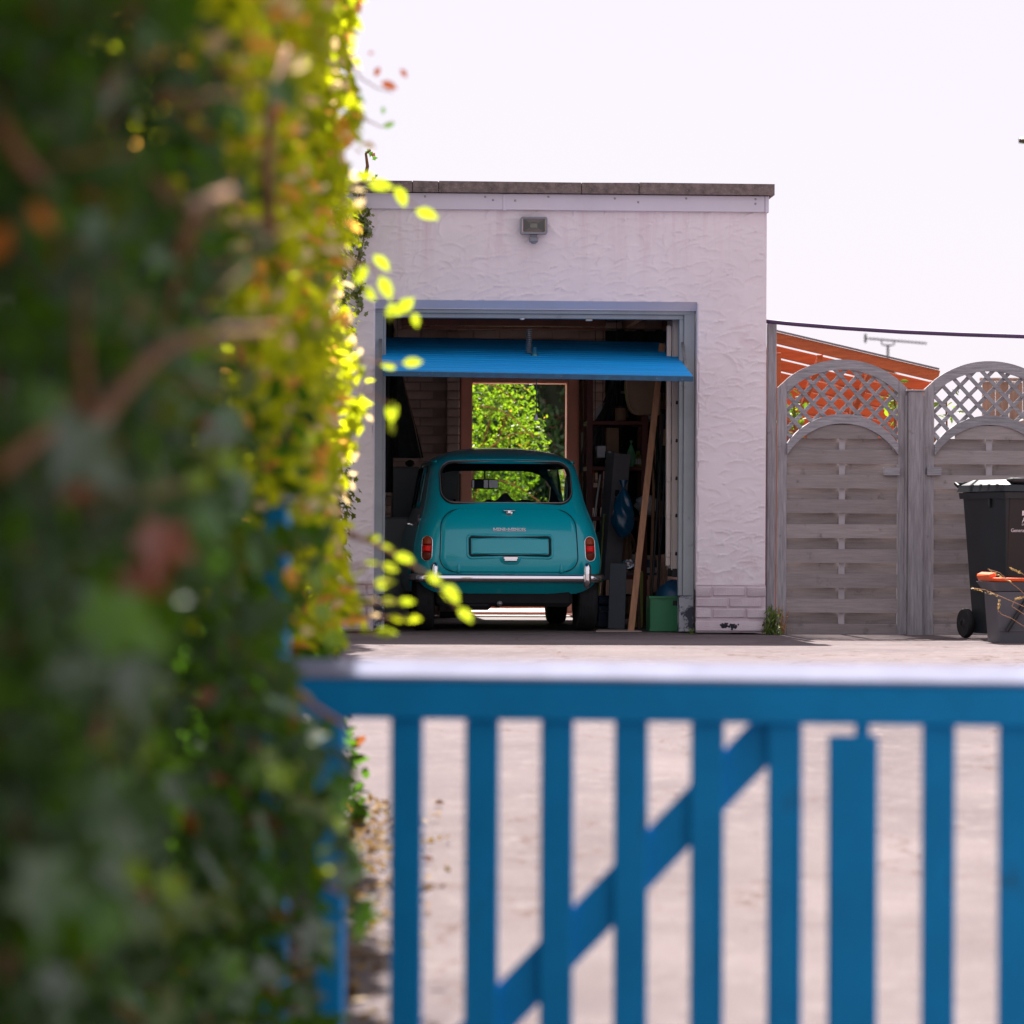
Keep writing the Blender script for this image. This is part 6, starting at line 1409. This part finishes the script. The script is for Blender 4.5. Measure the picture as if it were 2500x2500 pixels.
# ------------------------------------------------------------------ the garden through the back door
gw = gthing('garden_wall', 'low terracotta garden wall seen under the car through the back door', 'wall', .3, 7.6, 0); m = MB(); m.box((0, .1, .17), (4, .2, .36), bev=.01); m.build('wall_face', M_terra, gw)
bs = thing('shrub', 'bright sunlit yellow green shrub beyond the back door', 'shrub', (-.72, 35.0, 0), 0)
m = MB()
for k in range(9): a = k * .7; m.tube([(0, 0, 0), (.3 * math.cos(a), .3 * math.sin(a), .9), (.7 * math.cos(a), .6 * math.sin(a), 1.9)], [.03, .02, .008], 6)
m.build('stems', M_bark, bs)
N = 12000; d3 = r.normal(0, 1, (N, 3)); d3 /= np.linalg.norm(d3, axis=1)[:, None]; rr_ = 1 - np.abs(r.exponential(.13, N)); bump_ = 1 + .13 * np.sin(d3[:, 0] * 7 + d3[:, 2] * 5) + .10 * np.sin(d3[:, 2] * 11 + d3[:, 1] * 6) + .07 * np.sin(d3[:, 0] * 17)
C = d3 * (rr_ * bump_)[:, None] * np.array([.88, .9, 1.22]) + np.array([.05, 0, 1.25]); cloud('foliage', C, frames(N, d3 * .6 + np.array([0, .6, .8]), .6, r), r.uniform(.03, .075, N), SPRAY, L_bush, bs)
C = d3[:6000] * (rr_ * bump_)[:6000, None] * np.array([.9, .92, 1.25]) + np.array([.05, 0, 1.25]); cloud('leaf_tips', C, frames(6000, d3[:6000] * .6 + np.array([0, .6, .8]), .5, r), r.uniform(.03, .06, 6000), OVAL, L_bush, bs)
# long sprays reaching right
for k, (x0, z0_, x1, z1_) in enumerate(((.4, 1.9, .92, 1.60), (.5, 1.5, .98, 1.62), (.4, 1.2, 1.0, .98), (.5, .95, 1.25, .86), (.3, 2.1, .75, 1.95))):
    m = MB(); q = [Vector((x0 + (x1 - x0) * t, -.75 + .05 * k, z0_ + (z1_ - z0_) * t + .08 * math.sin(math.pi * t))) for t in np.linspace(0, 1, 8)]; m.tube(q, .006, 5); sp_ = m.build('spray', M_twig, bs)
    n_ = 90; ii = r.integers(0, 8, n_); Cq = np.array([list(q[i]) for i in ii]) + r.normal(0, .045, (n_, 3)); cloud('leaves', Cq, frames(n_, (0, -.3, .8), .6, r), r.uniform(.03, .065, n_), OVAL, L_bush, sp_)
ch = thing('conifer_hedge', 'dark green conifer hedge at the end of the garden', 'hedge', (.15, 39.5, 0), 0)
m = MB(); m.box((-.2, .7, 1.4), (2.3, .9, 2.8)); stuff(m.build('inner_growth', mat('hedge_interior2', (.012, .016, .008), .95, vary=.5, scale=6), ch))
for k in range(4): m = MB(); m.tube([(-1.3 + k * .7, .5, 0), (-1.3 + k * .7, .5, 2.6)], [.07, .03], 7); m.build('trunk', M_bark, ch)
N = 16000; X = r.uniform(-1.5, 1.1, N); Z = r.uniform(.0, 3.1, N); Yy = .12 * np.sin(X * 4) + .10 * np.sin(Z * 3 + X * 2) + .07 * np.sin(X * 11 + Z * 5) + np.abs(r.exponential(.12, N))
cloud('foliage', np.stack([X, Yy, Z], 1), frames(N, (0, -.8, .5), .5, r, (0, -.3, 1)), r.uniform(.07, .16, N), SPRAY, L_conifer, ch)
# leaves behind the first lattice
for nm, px, py, lb in (('climbing_plant', 1938, 1020, 'bright green climber behind the left of the first lattice'), ('climbing_plant', 2184, 985, 'small green climber behind the right of the first lattice'), ('climbing_plant', 2310, 1005, 'little green sprig behind the left of the second lattice')):
    q = P(px, py, 27.6); t_ = thing(nm, lb, 'plant', (q.x, 27.6, 0), 0); m = MB(); m.tube([(0, 0, 0), (.03, 0, .6), (0, 0, q.z + .1)], .008, 5); m.build('stem', M_bark, t_)
    n_ = 42 if px != 2310 else 16; C = r.normal(0, 1, (n_, 3)) * np.array([.05, .05, .08]) + np.array([0, 0, q.z]); cloud('foliage', C, frames(n_, (0, -.6, .8), .5, r), r.uniform(.04, .08, n_), OVAL, L_bush, t_)

# ------------------------------------------------------------------ weeds and dry grass
def weed(px, py, v, n_, h_, wd_, lb, mt=L_weed, tpl=SPRAY, smin=.03, smax=.07):
    u, z = GAR.at(px, py, v); t_ = gthing('weed', lb, 'weed', u, v, -.012); m = MB()
    for k in range(6): m.tube([(random.uniform(-.01, .01), 0, 0), (random.uniform(-wd_, wd_), random.uniform(-.02, .02), h_ * random.uniform(.6, 1.1))], .0025, 4)
    m.build('stems', M_twig if mt is L_straw else mat('weed_stem', (.12, .17, .05), .8), t_)
    zz_ = np.abs(r.beta(1.2, 2.0, n_)) * h_; C = np.stack([r.normal(0, wd_ * .6, n_) * (1 - zz_ / h_ * .5), r.normal(0, .03, n_), zz_], 1); cloud('leaves', C, frames(n_, (0, -.5, .6), .6, r, (0, 0, 1)), r.uniform(smin, smax, n_), tpl, mt, t_)
weed(1884, 1540, -.05, 260, .20, .05, 'bushy green weed at the foot of the garage corner post')
weed(1688, 1542, -.04, 40, .045, .025, 'tiny weed at the foot of the right door jamb', smin=.015, smax=.03)
weed(1912, 1540, .04, 60, .22, .04, 'dry straggly weed climbing the left stile of the first fence panel', L_straw, SPRAY, .012, .03)
weed(2512, 1545, -1.4, 60, .06, .05, 'small weed by the grey recycling caddy')
def stalk(t_, pts, Y):
    O_ = Vector(t_.location); q = [P(px, py, Y) - O_ for px, py in pts]; m = MB(); m.tube(q, .0018, 5); s_ = m.build('stalk', M_twig, t_)
    n_ = 40; a = q[-1]; b = q[-3]; f_ = r.uniform(0, 1, n_); C = np.array([list(a.lerp(b, float(x))) for x in f_]) + r.normal(0, .004, (n_, 3)); d_ = np.array(list((a - b).normalized()))
    cloud('seed_head', C, frames(n_, (0, -.6, .6), .5, r, d_ * 3), r.uniform(.012, .024, n_), SPRAY, L_straw, s_)
gq = P(2560, 1560, 23.6); gs = thing('grass_tuft', 'tall dry grass stalks glowing in the sun in front of the grey caddy', 'grass', (gq.x, 23.6, -.012), 0)
for pts in (((2560, 1555), (2520, 1490), (2470, 1468), (2440, 1455), (2405, 1440), (2372, 1435)), ((2570, 1555), (2520, 1470), (2490, 1440), (2465, 1420), (2440, 1398), (2411, 1389)), ((2580, 1555), (2540, 1440), (2515, 1415), (2495, 1400), (2480, 1393), (2464, 1386)), ((2555, 1555), (2500, 1500), (2470, 1480), (2480, 1462), (2490, 1459), (2500, 1458)), ((2545, 1560), (2470, 1510), (2445, 1500), (2437, 1490), (2436, 1475), (2440, 1465))): stalk(gs, pts, 23.6)
